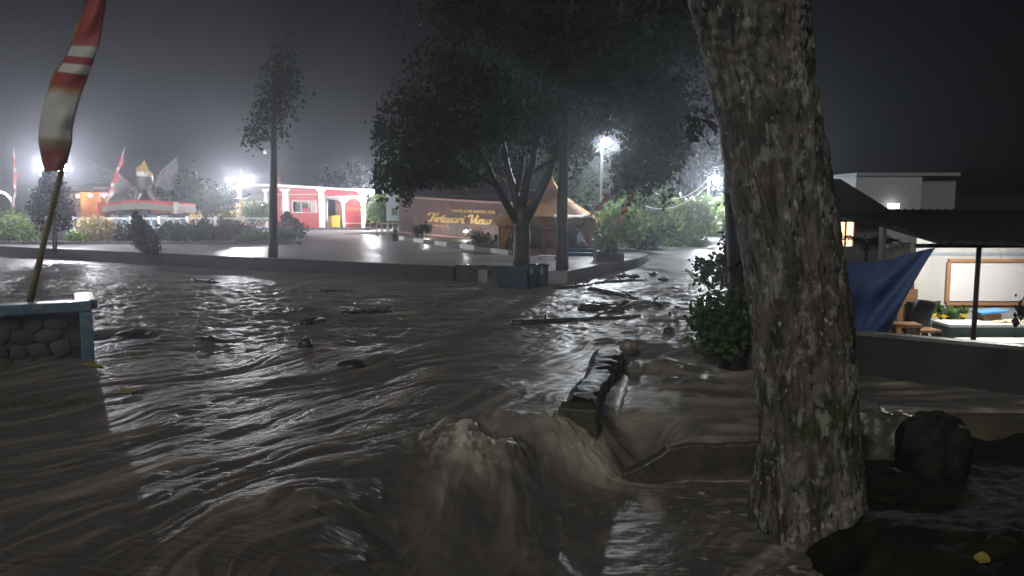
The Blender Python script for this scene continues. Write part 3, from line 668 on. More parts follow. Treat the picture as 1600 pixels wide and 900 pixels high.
def big_flag():
    D_ = PD + 0.45
    b0 = W(48, 476, D_)
    t = thing('banner_flag', 'tall red and white banner on a bent bamboo pole in the stone planter', 'flag', b0)
    px = [(46, 478), (58, 425), (70, 372), (84, 318), (96, 268), (101, 225), (106, 170), (113, 110), (124, 50), (138, 0), (150, -45), (163, -95)]
    pts = [W(a, b, D_ + 0.03) for a, b in px]
    MB().tube(pts, [0.048, 0.046, 0.043, 0.040, 0.036, 0.033, 0.03, 0.027, 0.023, 0.019, 0.014, 0.009], 10).build('pole', M_BAMB, t, smooth=True)
    nod = MB()
    for i in range(len(pts) - 2):
        p = pts[i].lerp(pts[i + 1], 0.5); d = (pts[i + 1] - pts[i]).normalized()
        MB().tube([p - d * 0.012, p, p + d * 0.012], [0.04 - 0.002 * i, 0.05 - 0.003 * i, 0.04 - 0.002 * i], 10).build('node_ring', M_BAMB, t)
    left = [(160, -95), (150, -40), (138, 0), (124, 38), (112, 72), (100, 95), (86, 118), (76, 142), (66, 168), (62, 195), (60, 220), (66, 252), (72, 268)]
    rgt = [(176, -92), (172, -40), (166, 2), (160, 40), (154, 74), (145, 100), (136, 124), (126, 150), (119, 176), (113, 202), (113, 224), (106, 248), (100, 266)]
    n = len(left); nn_ = 60; m_ = 12; rows = []; tv = []
    for i in range(nn_):
        u = i / (nn_ - 1) * (n - 1); k = min(int(u), n - 2); f = u - k
        l = Vector(left[k]).lerp(Vector(left[k + 1]), f); r = Vector(rgt[k]).lerp(Vector(rgt[k + 1]), f); row = []
        for j in range(m_):
            s_ = j / (m_ - 1); p = l.lerp(r, s_)
            bulge = 0.07 * math.sin(math.pi * s_) * (0.5 + i / nn_) + 0.008 * math.sin(i * 0.9 + 3 * s_) + 0.012 * math.sin(i * 0.37 + 7 * s_)
            row.append(W(p.x, p.y, D_ - 0.05 - bulge)); tv.append(i / (nn_ - 1))
        rows.append(row)
    mbf = MB().grid(rows); o = mbf.build('cloth', FLAGM, t, smooth=True, thick=0.004)
    attr(o.data, 't', np.array(tv))
    # pale fringe along the pole side
    fr = MB()
    for i in range(0, nn_ - 26):
        a = rows[i][0]; b_ = rows[i + 1][0]; w = 0.03 + 0.02 * math.sin(i * 0.5)
        fr.add([a, b_, b_ - Vector((w, 0.01, 0.01)), a - Vector((w, 0.01, 0.01))], [(0, 1, 2, 3)])
    fr.build('fringe', mat('ochre_fringe', (0.5, 0.33, 0.14), rough=0.6, trans=0.2), t, thick=0.003)
big_flag()

def slim_flag(label, base, top, bend, D_, w, bands, t0=0.25, seed=0, pole=M_BAMB, poler=0.03):
    b0 = W(*base, D_); e = W(*top, D_)
    t = thing('banner_flag', label, 'flag', b0, 'slim leaning banners')
    pts = curve_pts(b0, e, 0, S(bend, D_), 10)
    MB().tube(pts, [poler * (1 - 0.08 * i) for i in range(10)], 7).build('pole', pole, t, smooth=True)
    rows = []; tv = []; k0 = int(t0 * 40)
    for i in range(k0, 40):
        u = i / 39; a = u * 9; k = min(int(a), 8); p = pts[k].lerp(pts[k + 1], a - k); s_ = (u - t0) / (1 - t0)
        ww = w * math.sin(math.pi * min(1, 0.15 + s_ * 0.85)) * (0.75 + 0.25 * math.sin(i * 0.8 + seed))
        rows.append([p + Vector((0.01 + ww * q, -0.04 - 0.10 * math.sin(3 * q + i * 0.6 + seed) * ww, -0.25 * ww * q)) for q in (0, .33, .66, 1)]); tv += [1 - s_] * 4
    o = MB().grid(rows).build('cloth', strip_mat('banner_cloth', bands), t, smooth=True, thick=0.004)
    attr(o.data, 't', np.array(tv))
RW = [(0, (0.6, 0.45, 0.12)), (0.12, WH), (0.2, RD), (0.34, RD), (0.36, WH), (0.42, RD), (0.6, RD), (0.63, WH), (0.7, RD), (0.8, WH), (1, RD)]
ORF = [(0, (0.62, 0.42, 0.1)), (0.2, (0.55, 0.12, 0.06)), (0.4, (0.6, 0.35, 0.1)), (0.6, RD), (0.8, (0.6, 0.4, 0.1)), (1, DR)]
slim_flag('thin red banner pole at the left edge of the picture', (18, 350), (21, 228), 2, 42, 0.22, RW, 0.2, 1)
slim_flag('red and white banner leaning right beside the eagle statue', (158, 345), (196, 228), -3, 46, 0.42, RW, 0.2, 2)
slim_flag('small reddish banner behind the right twin lamp', (363, 350), (377, 260), 0, 60, 0.25, RW, 0.3, 3)
slim_flag('small gold pennant rising over the red pavilion roof', (430, 345), (436, 262), 0, 70, 0.3, ORF, 0.6, 4)
slim_flag('black pole with red and orange banner in front of the tent', (896, 372), (975, 280), -4, 26, 0.20, ORF, 0.45, 5, M_DARKM, 0.035)
slim_flag('red and yellow banner leaning over the potted plants', (955, 372), (994, 278), -2, 30, 0.22, [(0, (0.7, 0.5, 0.1)), (0.25, RD), (0.6, RD), (1, (0.5, 0.15, 0.1))], 0.2, 6)
slim_flag('thin dark leaning pole with furled banner beside the road lamp', (1066, 362), (1099, 262), 0, 40, 0.16, [(0, (0.05, 0.05, 0.055)), (1, (0.08, 0.08, 0.085))], 0.3, 7, M_DARKM, 0.06)

# ------------------------------------------------------------------ trees in the middle distance
def tube_tree(name, label, limbs, crown, leaf, lsize, droop, matl=M_BARKD, seed=40):
    base = limbs[0][0][0]
    t = thing(name, label, 'tree', base)
    for k, (pts, rad) in enumerate(limbs):
        n = max(len(pts), 2); rr = [rad[0] + (rad[1] - rad[0]) * i / (n - 1) for i in range(n)]
        MB().tube(pts, rr, 12 if k == 0 else 9, wob=0.06).build('trunk' if k == 0 else 'limb', matl, t, smooth=True)
    leaf_object('crown', leaf, t, crown, lsize, droop, seed=seed)
    return t
def wp(pts, D_, dD=0.0):
    n = len(pts); return [W(a, b, D_ + dD * i / max(1, n - 1)) for i, (a, b) in enumerate(pts)]
Dm = 22.9
def ell(px, py, D_, rpx, rpy, rd, nclump, per, sp, seed, hollow=0.25):
    c = W(px, py, D_); return clumps(c, (S(rpx, D_), rd, S(rpy, D_)), int(nclump * 1.25), per, sp, seed, hollow, 1.7)
def hang(px0, px1, py, D_, dpy, n, seed):
    """drooping strands of leaves below a crown"""
    r = np.random.default_rng(seed); out = []
    for k in range(n):
        a = np.array(W(r.uniform(px0, px1), py + r.normal() * 14, D_ + r.normal() * 0.9)); ln = S(dpy, D_) * r.uniform(0.4, 1.4); m = int(34 * ln) + 8
        u = r.uniform(0, 1, m); out.append(a + np.stack([0.10 * np.sin(u * 3 + k) + r.normal(size=m) * 0.055, r.normal(size=m) * 0.06, -u * ln], -1))
    return np.concatenate(out)
P = np.concatenate([
    ell(690, 205, 23.5, 100, 80, 2.0, 190, 42, 0.20, 41), ell(840, 130, 23.5, 160, 120, 2.4, 300, 46, 0.22, 42), ell(990, 190, 22.5, 75, 72, 1.5, 130, 42, 0.18, 43),
    ell(690, 268, 23.0, 80, 34, 1.5, 60, 42, 0.16, 44), ell(1005, 258, 22.2, 50, 32, 1.0, 50, 40, 0.15, 45), ell(860, 20, 24, 190, 60, 2.4, 170, 46, 0.24, 46),
    ell(625, 280, 22.5, 30, 26, 0.8, 18, 44, 0.13, 47), ell(900, 225, 23.5, 60, 40, 1.2, 40, 36, 0.16, 48),
    ell(760, 60, 24, 130, 90, 2.2, 120, 40, 0.26, 481), hang(590, 650, 262, 23.2, 40, 30, 482), hang(950, 1060, 255, 22.4, 45, 44, 483), hang(590, 680, 190, 23.4, 60, 40, 484), hang(800, 940, 215, 23.6, 40, 40, 485)])
def thin(P, sd, cut=-0.05):
    r = np.random.default_rng(sd); k = fbm(P[:, 0] * 0.75 + P[:, 1] * 0.45, P[:, 2] * 0.8 - P[:, 1] * 0.35, 3)
    return P[k > cut - 0.28 + 0.36 * r.uniform(0, 1, len(P))]
def gap(P, px, py, D_, r):
    c = np.array(W(px, py, D_)); d = (P - c)[:, [0, 2]]; return P[np.hypot(d[:, 0], d[:, 1]) > r * (0.7 + 0.6 * np.abs(fbm(P[:, 0] * 3, P[:, 2] * 3, 2)))]
P = gap(P, 948, 224, 22.8, 0.55); P = gap(P, 935, 262, 22.8, 0.5)
zl = W(700, 292, 23).z + 0.25 * fbm(P[:, 0] * 1.3, P[:, 1] * 0.5, 2); P = P[(P[:, 2] > zl) | (P[:, 0] > 1.5) | (P[:, 0] < -3.0)]
inner = np.exp(-(((P[:, 0] - W(830, 270, 23).x) / 1.5) ** 2 + ((P[:, 2] - W(830, 262, 23).z) / 0.75) ** 2)); P = P[np.random.default_rng(4).uniform(0, 1, len(P)) > inner * 0.9]
tube_tree('forked_tree', 'dark tree with trunk forking into upright limbs in front of the sign wall and tent',
          [(wp([(815, 424), (815, 400), (816, 370), (815, 345), (813, 322)], Dm), (0.27, 0.22)),
           (wp([(811, 350), (795, 325), (776, 292), (764, 262), (748, 232), (728, 205)], Dm, -0.7), (0.14, 0.04)),
           (wp([(812, 330), (803, 300), (792, 262), (786, 225), (782, 170)], Dm, 0.5), (0.16, 0.05)),
           (wp([(815, 325), (822, 290), (833, 250), (838, 215), (846, 170), (850, 120)], Dm, -0.3), (0.15, 0.04)),
           (wp([(820, 345), (838, 312), (856, 275), (868, 240), (880, 205), (905, 160)], Dm, 0.4), (0.17, 0.05)),
           (wp([(806, 300), (815, 268), (818, 240), (812, 190)], Dm, 0.8), (0.09, 0.03)),
           (wp([(828, 272), (850, 258), (872, 246), (910, 215), (960, 190)], Dm, -0.8), (0.07, 0.02)),
           (wp([(776, 292), (740, 270), (700, 262), (650, 268)], Dm, -0.6), (0.06, 0.015))],
          thin(P, 1), L_DARK, 0.115, 0.75, seed=49)
P = np.concatenate([ell(900, 60, 21.5, 90, 70, 1.6, 120, 46, 0.22, 51), ell(1000, 90, 21.0, 80, 90, 1.6, 160, 46, 0.22, 52), ell(1035, 185, 21.5, 40, 55, 1.0, 46, 42, 0.16, 53), ell(1070, 60, 20.5, 60, 110, 1.4, 90, 40, 0.24, 531), hang(1000, 1075, 190, 21.3, 60, 36, 532)])
P = gap(P, 948, 224, 22.2, 0.55)
tube_tree('straight_tree', 'straight dark trunk with bare pole-like stem right of the forked tree',
          [(wp([(878, 430), (878, 400), (878, 350), (879, 300), (880, 240), (884, 150), (892, 40), (898, -60)], 22.3), (0.20, 0.10)),
           (wp([(881, 200), (920, 140), (970, 100), (1010, 90)], 22.3, -0.8), (0.07, 0.02)),
           (wp([(884, 120), (850, 70), (830, 20)], 22.3, 0.4), (0.05, 0.02))],
          thin(P, 2), L_DARK, 0.115, 0.75, seed=54)
P = np.concatenate([ell(437, 140, 27.5, 28, 38, 0.7, 22, 60, 0.22, 61), ell(402, 205, 27.5, 16, 24, 0.5, 10, 50, 0.16, 62), ell(425, 185, 27.5, 22, 30, 0.5, 12, 50, 0.2, 63), ell(448, 95, 27.5, 16, 24, 0.5, 9, 50, 0.2, 64)])
tube_tree('slender_tree', 'slender tree with a thin bare trunk and sparse tuft standing at the kerb wall',
          [(wp([(426, 430), (427, 380), (427, 320), (428, 250), (428, 190), (430, 130), (440, 85)], 27.4), (0.19, 0.06)),
           (wp([(428, 230), (415, 205), (400, 190)], 27.4), (0.05, 0.02)), (wp([(428, 190), (440, 160), (452, 130)], 27.4), (0.05, 0.02))],
          P[::2], L_DARK, 0.13, 0.5, seed=65)

def conifer(label, base, top, w, D_, n, seed, stem=True, lean=0):
    b0 = W(*base, D_); e = W(*top, D_)
    t = thing('conifer', label, 'conifer', b0)
    if stem:
        s = MB()
        s.tube([b0 + Vector((0, 0, -0.05)), b0.lerp(e, 0.35)], [0.045, 0.03], 7); s.tube([b0 + Vector((0.10, 0, -0.05)), b0.lerp(e, 0.35) + Vector((0.16, 0, 0))], [0.04, 0.03], 7)
        s.build('stem', M_BARKD, t)
    r = np.random.default_rng(seed); u = r.uniform(0.0, 1, n) ** 0.8; lo = 0.22 if stem else 0.0
    rad = w / 2 * np.clip(np.sin(np.pi * np.clip(0.10 + 0.88 * u, 0, 1)) ** 0.7 * (1.12 - 0.75 * u), 0.02, 2)
    an = r.uniform(0, 2 * np.pi, n); lump = 1 + 0.75 * fbm(np.cos(an) * 2.2 + u * 6, np.sin(an) * 2.2 + u * 4, 4)
    q = np.sqrt(r.uniform(0.25, 1, n)) * lump
    ctr = np.array(b0)[None] + (lo + (1 - lo) * u)[:, None] * (np.array(e) - np.array(b0))[None]
    P = ctr + np.stack([np.cos(an) * rad * q, np.sin(an) * rad * q, r.normal(size=n) * 0.04], -1)
    leaf_object('foliage', L_BLACK, t, P, 0.13, -0.5, 0.3, seed)
conifer('dark bushy conifer on two stems left of the eagle statue, behind the banner pole', (84, 392), (78, 262), 1.95, 32.5, 5200, 71)
conifer('small black conifer leaning left at the kerb in front of the eagle statue', (236, 398), (212, 338), 1.1, 29.5, 2600, 72, stem=False)
conifer('pointed dark conifer by the left corner of the red pavilion', (462, 372), (447, 334), 2.1, 46, 2000, 73, stem=False)

# ------------------------------------------------------------------ hedge plants by the ornamental fence
HG = 'bed plants before the fence'
bush('pale green bushy plant at the far left picture edge', 12, 378, 41, 2.0, 1.48, 2200, L_LIGHT, 0.16, 81)
bush('round light green plant left of the dark bushy conifer', 40, 380, 40, 1.7, 1.17, 1500, L_GREEN, 0.15, 82)
bush('cream and yellow variegated shrub right of the dark bushy conifer', 150, 379, 40, 2.3, 1.29, 2400, L_YEL, 0.16, 83)
bush('low bright green grassy plant at the foot of the cream shrub', 117, 381, 39, 1.1, 0.62, 700, L_LIGHT, 0.18, 84)
bush('dim green shrub between the cream shrub and the small black conifer', 190, 380, 41, 1.6, 1.01, 1200, L_DARK, 0.15, 85)
bush('dark shrub under the right wing of the eagle statue', 275, 380, 41, 2.2, 1.01, 1500, L_DARK, 0.15, 86)
bush('dark green shrub in the middle of the fence bed', 318, 380, 41, 2.0, 1.09, 1400, L_DARK, 0.15, 87)
bush('upright brown shrub left of the purple plants', 350, 381, 40, 0.9, 1.25, 900, L_PURP, 0.14, 88)
bush('purple-brown bushy plant below the right twin lamp', 376, 381, 41, 1.7, 1.17, 1500, L_PURP, 0.14, 89)
bush('bright green low plant beside the slender tree', 392, 382, 39.5, 1.9, 0.74, 1500, L_LIGHT, 0.15, 90)
bush('green low plant between slender tree and pointed conifer', 443, 380, 41, 1.6, 0.70, 1100, L_GREEN, 0.15, 91)
bush('yellow flowering plant on a stake beside the fence', 352, 358, 44, 0.9, 1.17, 500, L_YEL, 0.15, 92)
bush('light green ornamental tree in front of the pavilion left corner', 400, 352, 52, 2.2, 1.56, 1300, L_LIGHT, 0.18, 93)
bush('bright lamp-lit green shrub right of the pavilion', 602, 350, 60, 2.9, 2.26, 2600, L_LIGHT, 0.24, 94)

def fence():
    D_ = 43
    t = thing('ornamental_fence', 'white and blue ornamental fence of curled loops behind the plant bed', 'fence', W(230, 380, D_))
    ring = MB()
    pts = [Vector((0.20 * math.cos(a), 0, 0.20 * math.sin(a) * 1.25)) for a in np.linspace(0.3, 5.6, 14)]
    ring.tube(pts, 0.022, 5)
    me = bpy.data.meshes.new('loop'); me.from_pydata([tuple(v) for v in ring.v], [], ring.f); me.validate(); me.materials.append(M_WHITE)
    me2 = me.copy(); me2.materials.clear(); me2.materials.append(M_LBLUE)
    x = W(-60, 350, D_).x; x1 = W(425, 350, D_).x; z = W(200, 349, D_).z; i = 0
    bx0, bx1 = x, x1
    while x < x1:
        o = link('loop', me if i % 3 else me2, None, t); o.location = Vector((x, D_, z)) - Vector(t.location); o.rotation_euler = (0, random.uniform(-.5, .5) + (math.pi if i % 2 else 0), 0)
        x += 0.42; i += 1
    for zz in (z - 0.30, z + 0.29):
        MB().box(((bx0 + bx1) / 2, D_ + 0.03, zz), (bx1 - bx0, 0.05, 0.05)).build('rail', M_LBLUE if zz < z else M_WHITE, t)
    for k in range(12):
        xx = bx0 + (bx1 - bx0) * k / 11
        MB().box((xx, D_ + 0.04, (z + 0.4) / 2 + 0.15), (0.16, 0.14, z + 0.4 - 0.3)).build('post', M_WHITE, t, bevel=0.01)
    MB().box(((bx0 + bx1) / 2, D_ + 0.04, 0.62), (bx1 - bx0, 0.18, 0.5)).build('plinth', M_KERB, t)
fence()
# low kerb edging of the plant bed
a, b_ = W(-80, 384, 38.2), W(470, 384, 38.2)
kerb_wall('bed_kerb', 'thin pale kerb along the front of the fence plant bed', Vector((a.x, 38.2, 0)), Vector((b_.x, 38.2, 0)), 0.15, PLAZA + 0.12, PLAZA - 0.1, M_CONC, n=14)

# ------------------------------------------------------------------ lamps
G_LAMP = glow('lamp_globe_white', (0.95, 0.94, 1.0), 1000.0)
G_LAMP2 = glow('lamp_globe_cool', (0.90, 0.95, 1.0), 1000.0)
def twin_lamp(label, gl, gr, gy_, base_y, D_, polem):
    c = W((gl + gr) / 2, gy_, D_); b0 = Vector((c.x, D_, PLAZA))
    t = thing('twin_lamp', label, 'street lamp', b0, 'twin globe lamps')
    p = MB(); p.tube([b0, b0 + Vector((0, 0, 0.35)), Vector((c.x, D_, c.z + 0.15))], [0.09, 0.055, 0.045], 9); p.build('pole', polem, t, smooth=True)
    for s_, px in ((-1, gl), (1, gr)):
        g = W(px, gy_, D_)
        arm = MB(); arm.tube([Vector((c.x, D_, c.z - 0.55)), Vector((c.x + s_ * 0.3, D_, c.z - 0.42)), Vector((g.x, D_, g.z - 0.35)), Vector((g.x, D_, g.z - 0.16))], 0.025, 7); arm.build('arm', polem, t, smooth=True)
        MB().ball(g, 0.16, 14, 9).build('globe', G_LAMP, t, smooth=True)
        MB().lathe(g + Vector((0, 0, -0.20)), [(0.05, -0.04), (0.10, 0.0), (0.08, 0.05)], 10).build('globe_collar', M_DARKM, t)
    MB().lathe(Vector((c.x, D_, c.z + 0.15)), [(0.05, 0), (0.06, 0.05), (0.02, 0.16), (0.005, 0.25)], 8).build('finial', polem, t)
    MB().lathe(Vector((c.x, D_, c.z - 1.25)), [(0.05, -.03), (0.5, 0.0), (0.5, 0.03), (0.05, 0.06)], 16).build('disc', M_WHITE, t)
twin_lamp('twin globe lamp behind the red and white banner at the left edge', 61, 101, 262, 345, 37.6, M_DARKM)
twin_lamp('twin globe lamp on a yellow pole left of the pavilion', 359, 391, 283, 345, 55, M_YEL)

def arm_lamp(label, px, py, polepx, base_y, D_, polem=M_GALV, glob=G_LAMP2, r=0.17, z0=PLAZA, lit=True):
    g = W(px, py, D_); x = W(polepx, py, D_).x
    b0 = Vector((x, D_, z0))
    t = thing('street_lamp', label, 'street lamp', b0)
    top = Vector((x, D_, g.z + 0.12))
    MB().tube([b0, Vector((x, D_, g.z - 0.3)), top], [0.06, 0.045, 0.04], 9).build('pole', polem, t, smooth=True)
    MB().tube([top - Vector((0, 0, 0.08)), Vector(((x + g.x) / 2, D_, g.z + 0.26)), Vector((g.x, D_, g.z + 0.22))], [0.03, 0.025, 0.025], 7).build('arm', polem, t, smooth=True)
    MB().lathe(g + Vector((0, 0, r * 0.55)), [(r * 1.15, 0), (r * 0.8, 0.08), (0.04, 0.14)], 14).build('shade', polem, t)
    MB().ball(g, r, 14, 9).build('bulb', glob if lit else M_WHITE, t, smooth=True)
    MB().box(b0 + Vector((0, 0, 0.02)), (0.28, 0.28, 0.06)).build('base_plate', polem, t)
arm_lamp('street lamp on a tall pale pole seen through the forked tree crown', 948, 222, 940, 395, 34, r=0.17, z0=0.2)
arm_lamp('street lamp with large white globe beside the rising road', 1120, 283, 1107, 390, 41, r=0.19, z0=0.4)
arm_lamp('unlit thin street lamp behind the slender tree', 414, 238, 423, 350, 62, lit=False, r=0.15)

# ------------------------------------------------------------------ red pavilion
def pavilion():
    D_ = 64.0
    def X_(px): return W(px, 330, D_).x
    def Z_(py): return W(500, py, D_).z
    z0 = Z_(356)
    t = thing('red_pavilion', 'open red pavilion with white columns and flat white roof', 'pavilion', (X_(505), D_, z0))
    def box(name, x0, x1, y0, y1, d0, d1, m, parent=t, bevel=0.0):
        zz0, zz1 = Z_(y1), Z_(y0)
        return MB().box(((x0 + x1) / 2, (d0 + d1) / 2, (zz0 + zz1) / 2), (x1 - x0, d1 - d0, zz1 - zz0)).build(name, m, parent, bevel=bevel)
    # floor slab and steps
    MB().box((X_(490), D_ + 2.5, z0 - 0.16), (X_(580) - X_(404), 6.6, 0.30)).build('floor', M_KERB, t)
    for k in range(4):
        MB().box((X_(514), D_ - 1.0 - 0.34 * k, z0 - 0.09 - 0.09 * k - 0.1), (X_(532) - X_(492) + 0.35 * k, 0.36, 0.2)).build('step', M_CONC, t)
    # flat roof
    MB().prism([Vector((X_(398), D_ - 0.2, Z_(291))), Vector((X_(436), D_ - 1.1, Z_(292))), Vector((X_(596), D_ - 0.9, Z_(301))), Vector((X_(590), D_ + 6, Z_(300))), Vector((X_(404), D_ + 6, Z_(291)))], (0, 0, 0.20)).build('roof', M_WHITE, t)
    # left return wall, window
    wl_ = MB(); wl_.box((X_(431), D_ + 1.2, (z0 + Z_(293)) / 2), (X_(444) - X_(418), 0.15, Z_(293) - z0)); w0 = wl_.build('side_wall', M_RED, t)
    win = box('side_window', X_(433), X_(441), 313, 330, D_ + 1.05, D_ + 1.11, M_GREYP)
    MB().box((X_(437), D_ + 1.03, (Z_(313) + Z_(330)) / 2), (0.06, 0.05, Z_(313) - Z_(330))).build('window_bar', M_WHITE, win)
    # main room front wall with window opening
    x0, x1 = X_(451), X_(500); wy0, wy1 = X_(456), X_(494)
    fw = MB()
    fw.box(((x0 + x1) / 2, D_ + 0.3, (Z_(332) + z0) / 2), (x1 - x0, 0.14, Z_(332) - z0))
    fw.box(((x0 + x1) / 2, D_ + 0.3, (Z_(314) + Z_(293)) / 2), (x1 - x0, 0.14, Z_(293) - Z_(314)))
    fw.box(((x0 + wy0) / 2, D_ + 0.3, (Z_(314) + Z_(332)) / 2), (wy0 - x0, 0.14, Z_(314) - Z_(332)))
    fw.box(((x1 + wy1) / 2, D_ + 0.3, (Z_(314) + Z_(332)) / 2), (x1 - wy1, 0.14, Z_(314) - Z_(332)))
    fw.build('front_wall', M_RED, t)
    MB().box(((x0 + x1) / 2, D_ + 2.4, (Z_(293) + z0) / 2), (x1 - x0, 0.1, Z_(293) - z0)).build('room_back_wall', M_CREAM, t)
    fr = MB(); 
    for xx in (wy0, wy0 + (wy1 - wy0) * .36, wy0 + (wy1 - wy0) * .68, wy1): fr.box((xx, D_ + 0.22, (Z_(314) + Z_(332)) / 2), (0.07, 0.08, Z_(314) - Z_(332)))
    for zz in (Z_(314), Z_(332)): fr.box(((wy0 + wy1) / 2, D_ + 0.215, zz), (wy1 - wy0, 0.09, 0.07))
    wn_ = fr.build('window', M_WHITE, t)
    MB().box((X_(472), D_ + 0.30, (Z_(318) + Z_(331)) / 2), (X_(483) - X_(460), 0.02, Z_(318) - Z_(331))).build('pane', mat('dim_glass', (0.12, 0.13, 0.14), rough=0.08), wn_)
    for k in range(3):
        MB().box((X_(485 + 3.4 * k), D_ + 0.31, (Z_(316) + Z_(331)) / 2), (0.09, 0.02, Z_(316) - Z_(331))).build('curtain_strip', M_WHITE, wn_)
    MB().box((X_(478), D_ + 0.18, Z_(329)), (X_(484) - X_(472), 0.16, 0.3)).build('counter_box', M_RED, t)
    # fascia and trim
    box('fascia', X_(505), X_(566), 296, 305, D_ + 0.05, D_ + 0.2, M_RED)
    box('beam', X_(507), X_(566), 306, 310, D_ - 0.02, D_ + 0.24, M_GREYP)
    box('trim', X_(420), X_(499), 303.2, 304.6, D_ + 0.12, D_ + 0.24, M_CREAM)
    # columns with flared heads
    for a, c in ((414.5, 419), (443, 451.5), (499, 507), (565, 571.5)):
        xa, xb = X_(a), X_(c); zt = Z_(295 if c < 520 else 300)
        m = MB(); m.box(((xa + xb) / 2, D_ - 0.02, (z0 + zt) / 2), (xb - xa, 0.42, zt - z0)); col_ = m.build('column', M_WHITE, t, bevel=0.02)
        hd = MB(); cx_ = (xa + xb) / 2; w = xb - xa
        hd.prism([Vector((xa, D_ - 0.245, zt - 0.3)), Vector((xb, D_ - 0.245, zt - 0.3)), Vector((xb + 0.26, D_ - 0.245, zt)), Vector((xa - 0.26, D_ - 0.245, zt))], (0, 0.44, 0)); hd.build('column_head', M_WHITE, col_)
    # lattice cut-outs of the right column
    for k in range(6):
        MB().box((X_(568.3), D_ - 0.235, Z_(306 + 8 * k)), (0.09, 0.02, 0.28)).build('lattice_slot', M_GREYP, t)
    # inner arch, back hall, red panel with gold letters
    arch = MB()
    pts = [(507, 356), (507, 312), (524, 312), (529, 315), (531, 320), (531, 356), (535.5, 356), (535.5, 310.5), (504, 310.5), (504, 356)]
    arch.prism([Vector((X_(a), D_ + 0.9, Z_(b))) for a, b in pts], (0, 0.3, 0)); arch.build('arch', M_WHITE, t)
    MB().box((X_(520), D_ + 5.2, (z0 + Z_(300)) / 2), (X_(536) - X_(500), 0.1, Z_(300) - z0)).build('hall_back_wall', M_PINK, t)
    box('red_panel', X_(535.5), X_(564), 309, 356, D_ + 0.9, D_ + 1.05, M_RED)
    lt = MB()
    for k in range(7): lt.box((X_(539 + 3.6 * k), D_ + 0.885, Z_(326.5)), (0.09, 0.03, 0.26)); 
    lt.build('gold_marks', M_GOLDP, t)
    for s_ in (-1, 1):
        MB().prism([Vector((X_(536 if s_ < 0 else 564), D_ + 0.6, Z_(310.5))), Vector((X_(536 if s_ < 0 else 564) - s_ * 0.5, D_ + 0.6, Z_(310.5))), Vector((X_(536 if s_ < 0 else 564), D_ + 0.6, Z_(318)))], (0, 0.15, 0)).build('arch_corner', M_WHITE, t)
    # bench rail
    for k in range(4): MB().box((X_(539 + 8.5 * k), D_ + 0.55, Z_(352.5)), (0.07, 0.07, 0.42)).build('rail_post', M_WOOD, t)
    MB().box((X_(552), D_ + 0.55, Z_(349)), (X_(566) - X_(537), 0.1, 0.06)).build('hand_rail', M_WHITE, t)
    # porch lamp on a bracket (lit) and a ceiling tube inside
    g = W(583, 301, D_ - 1.1)
    MB().tube([Vector((X_(571), D_ - 0.1, Z_(307))), Vector((X_(576), D_ - 0.6, Z_(301))), g + Vector((-0.1, 0, 0.1))], 0.05, 7).build('lamp_bracket', M_WHITE, t)
    MB().ball(g, 0.24, 14, 9).build('porch_lamp', glow('porch_lamp_white', (0.98, 0.98, 1.0), 620), t, smooth=True)
    MB().box((X_(520), D_ + 2.8, Z_(303)), (1.3, 0.10, 0.07)).build('ceiling_tube', glow('tube_white', (1, 0.96, 0.92), 60), t)
    MB().box((X_(548), D_ + 0.48, Z_(303.6)), (1.5, 0.07, 0.06)).build('porch_tube', glow('porch_tube_warm', (1, 0.93, 0.9), 70), t)
    MB().box((X_(475), D_ + 1.4, Z_(298)), (1.0, 0.08, 0.06)).build('room_tube', glow('room_tube_white', (1, 0.96, 0.9), 25), t)
    return X_, Z_, z0, D_
PX, PZ, PZ0, PDD = pavilion()
def furn(name, label, cat, px0, px1, y0, y1, d, m):
    x0, x1 = PX(px0), PX(px1); za, zb = PZ(y1), PZ(y0)
    loc = Vector(((x0 + x1) / 2, d, za)); t = thing(name, label, cat, loc)
    MB().box((loc.x, d, (za + zb) / 2), (x1 - x0, 0.5, zb - za - 0.06)).build('body', m, t, bevel=0.015)
    MB().box((loc.x, d - 0.02, zb - 0.03), (x1 - x0 + 0.08, 0.58, 0.06)).build('top', M_CREAM if m is M_WOOD else m, t, bevel=0.01)
    for k in (-1, 1): MB().box((loc.x + k * (x1 - x0) * 0.24, d - 0.262, (za + zb) / 2), ((x1 - x0) * 0.42, 0.02, (zb - za) * 0.72)).build('panel', m, t)
furn('cabinet', 'yellow cabinet in the pavilion archway', 'cabinet', 517.5, 528.5, 337, 356, PDD + 0.3, M_YEL)
furn('lectern', 'wooden lectern left of the yellow cabinet in the archway', 'lectern', 506.5, 516, 339, 356, PDD + 1.6, M_PLANK)
def bench(label, px0, px1, D_, y, m=M_WOOD):
    a, b = W(px0, y, D_), W(px1, y, D_); z = a.z
    t = thing('bench', label, 'bench', ((a.x + b.x) / 2, D_, z))
    MB().box(((a.x + b.x) / 2, D_, z + 0.43), (b.x - a.x, 0.4, 0.06)).build('seat', m, t)
    MB().box(((a.x + b.x) / 2, D_ + 0.18, z + 0.75), (b.x - a.x, 0.05, 0.14)).build('backrest', m, t)
    for k in (-1, 1):
        for q in (-1, 1): MB().box(((a.x + b.x) / 2 + k * (b.x - a.x) * 0.45, D_ + q * 0.16, z + 0.2 + (0.2 if q > 0 else 0)), (0.06, 0.06, 0.4 + (0.4 if q > 0 else 0))).build('leg', m, t)
bench('brown wooden bench right of the pavilion column', 571, 579, 63.2, 357)
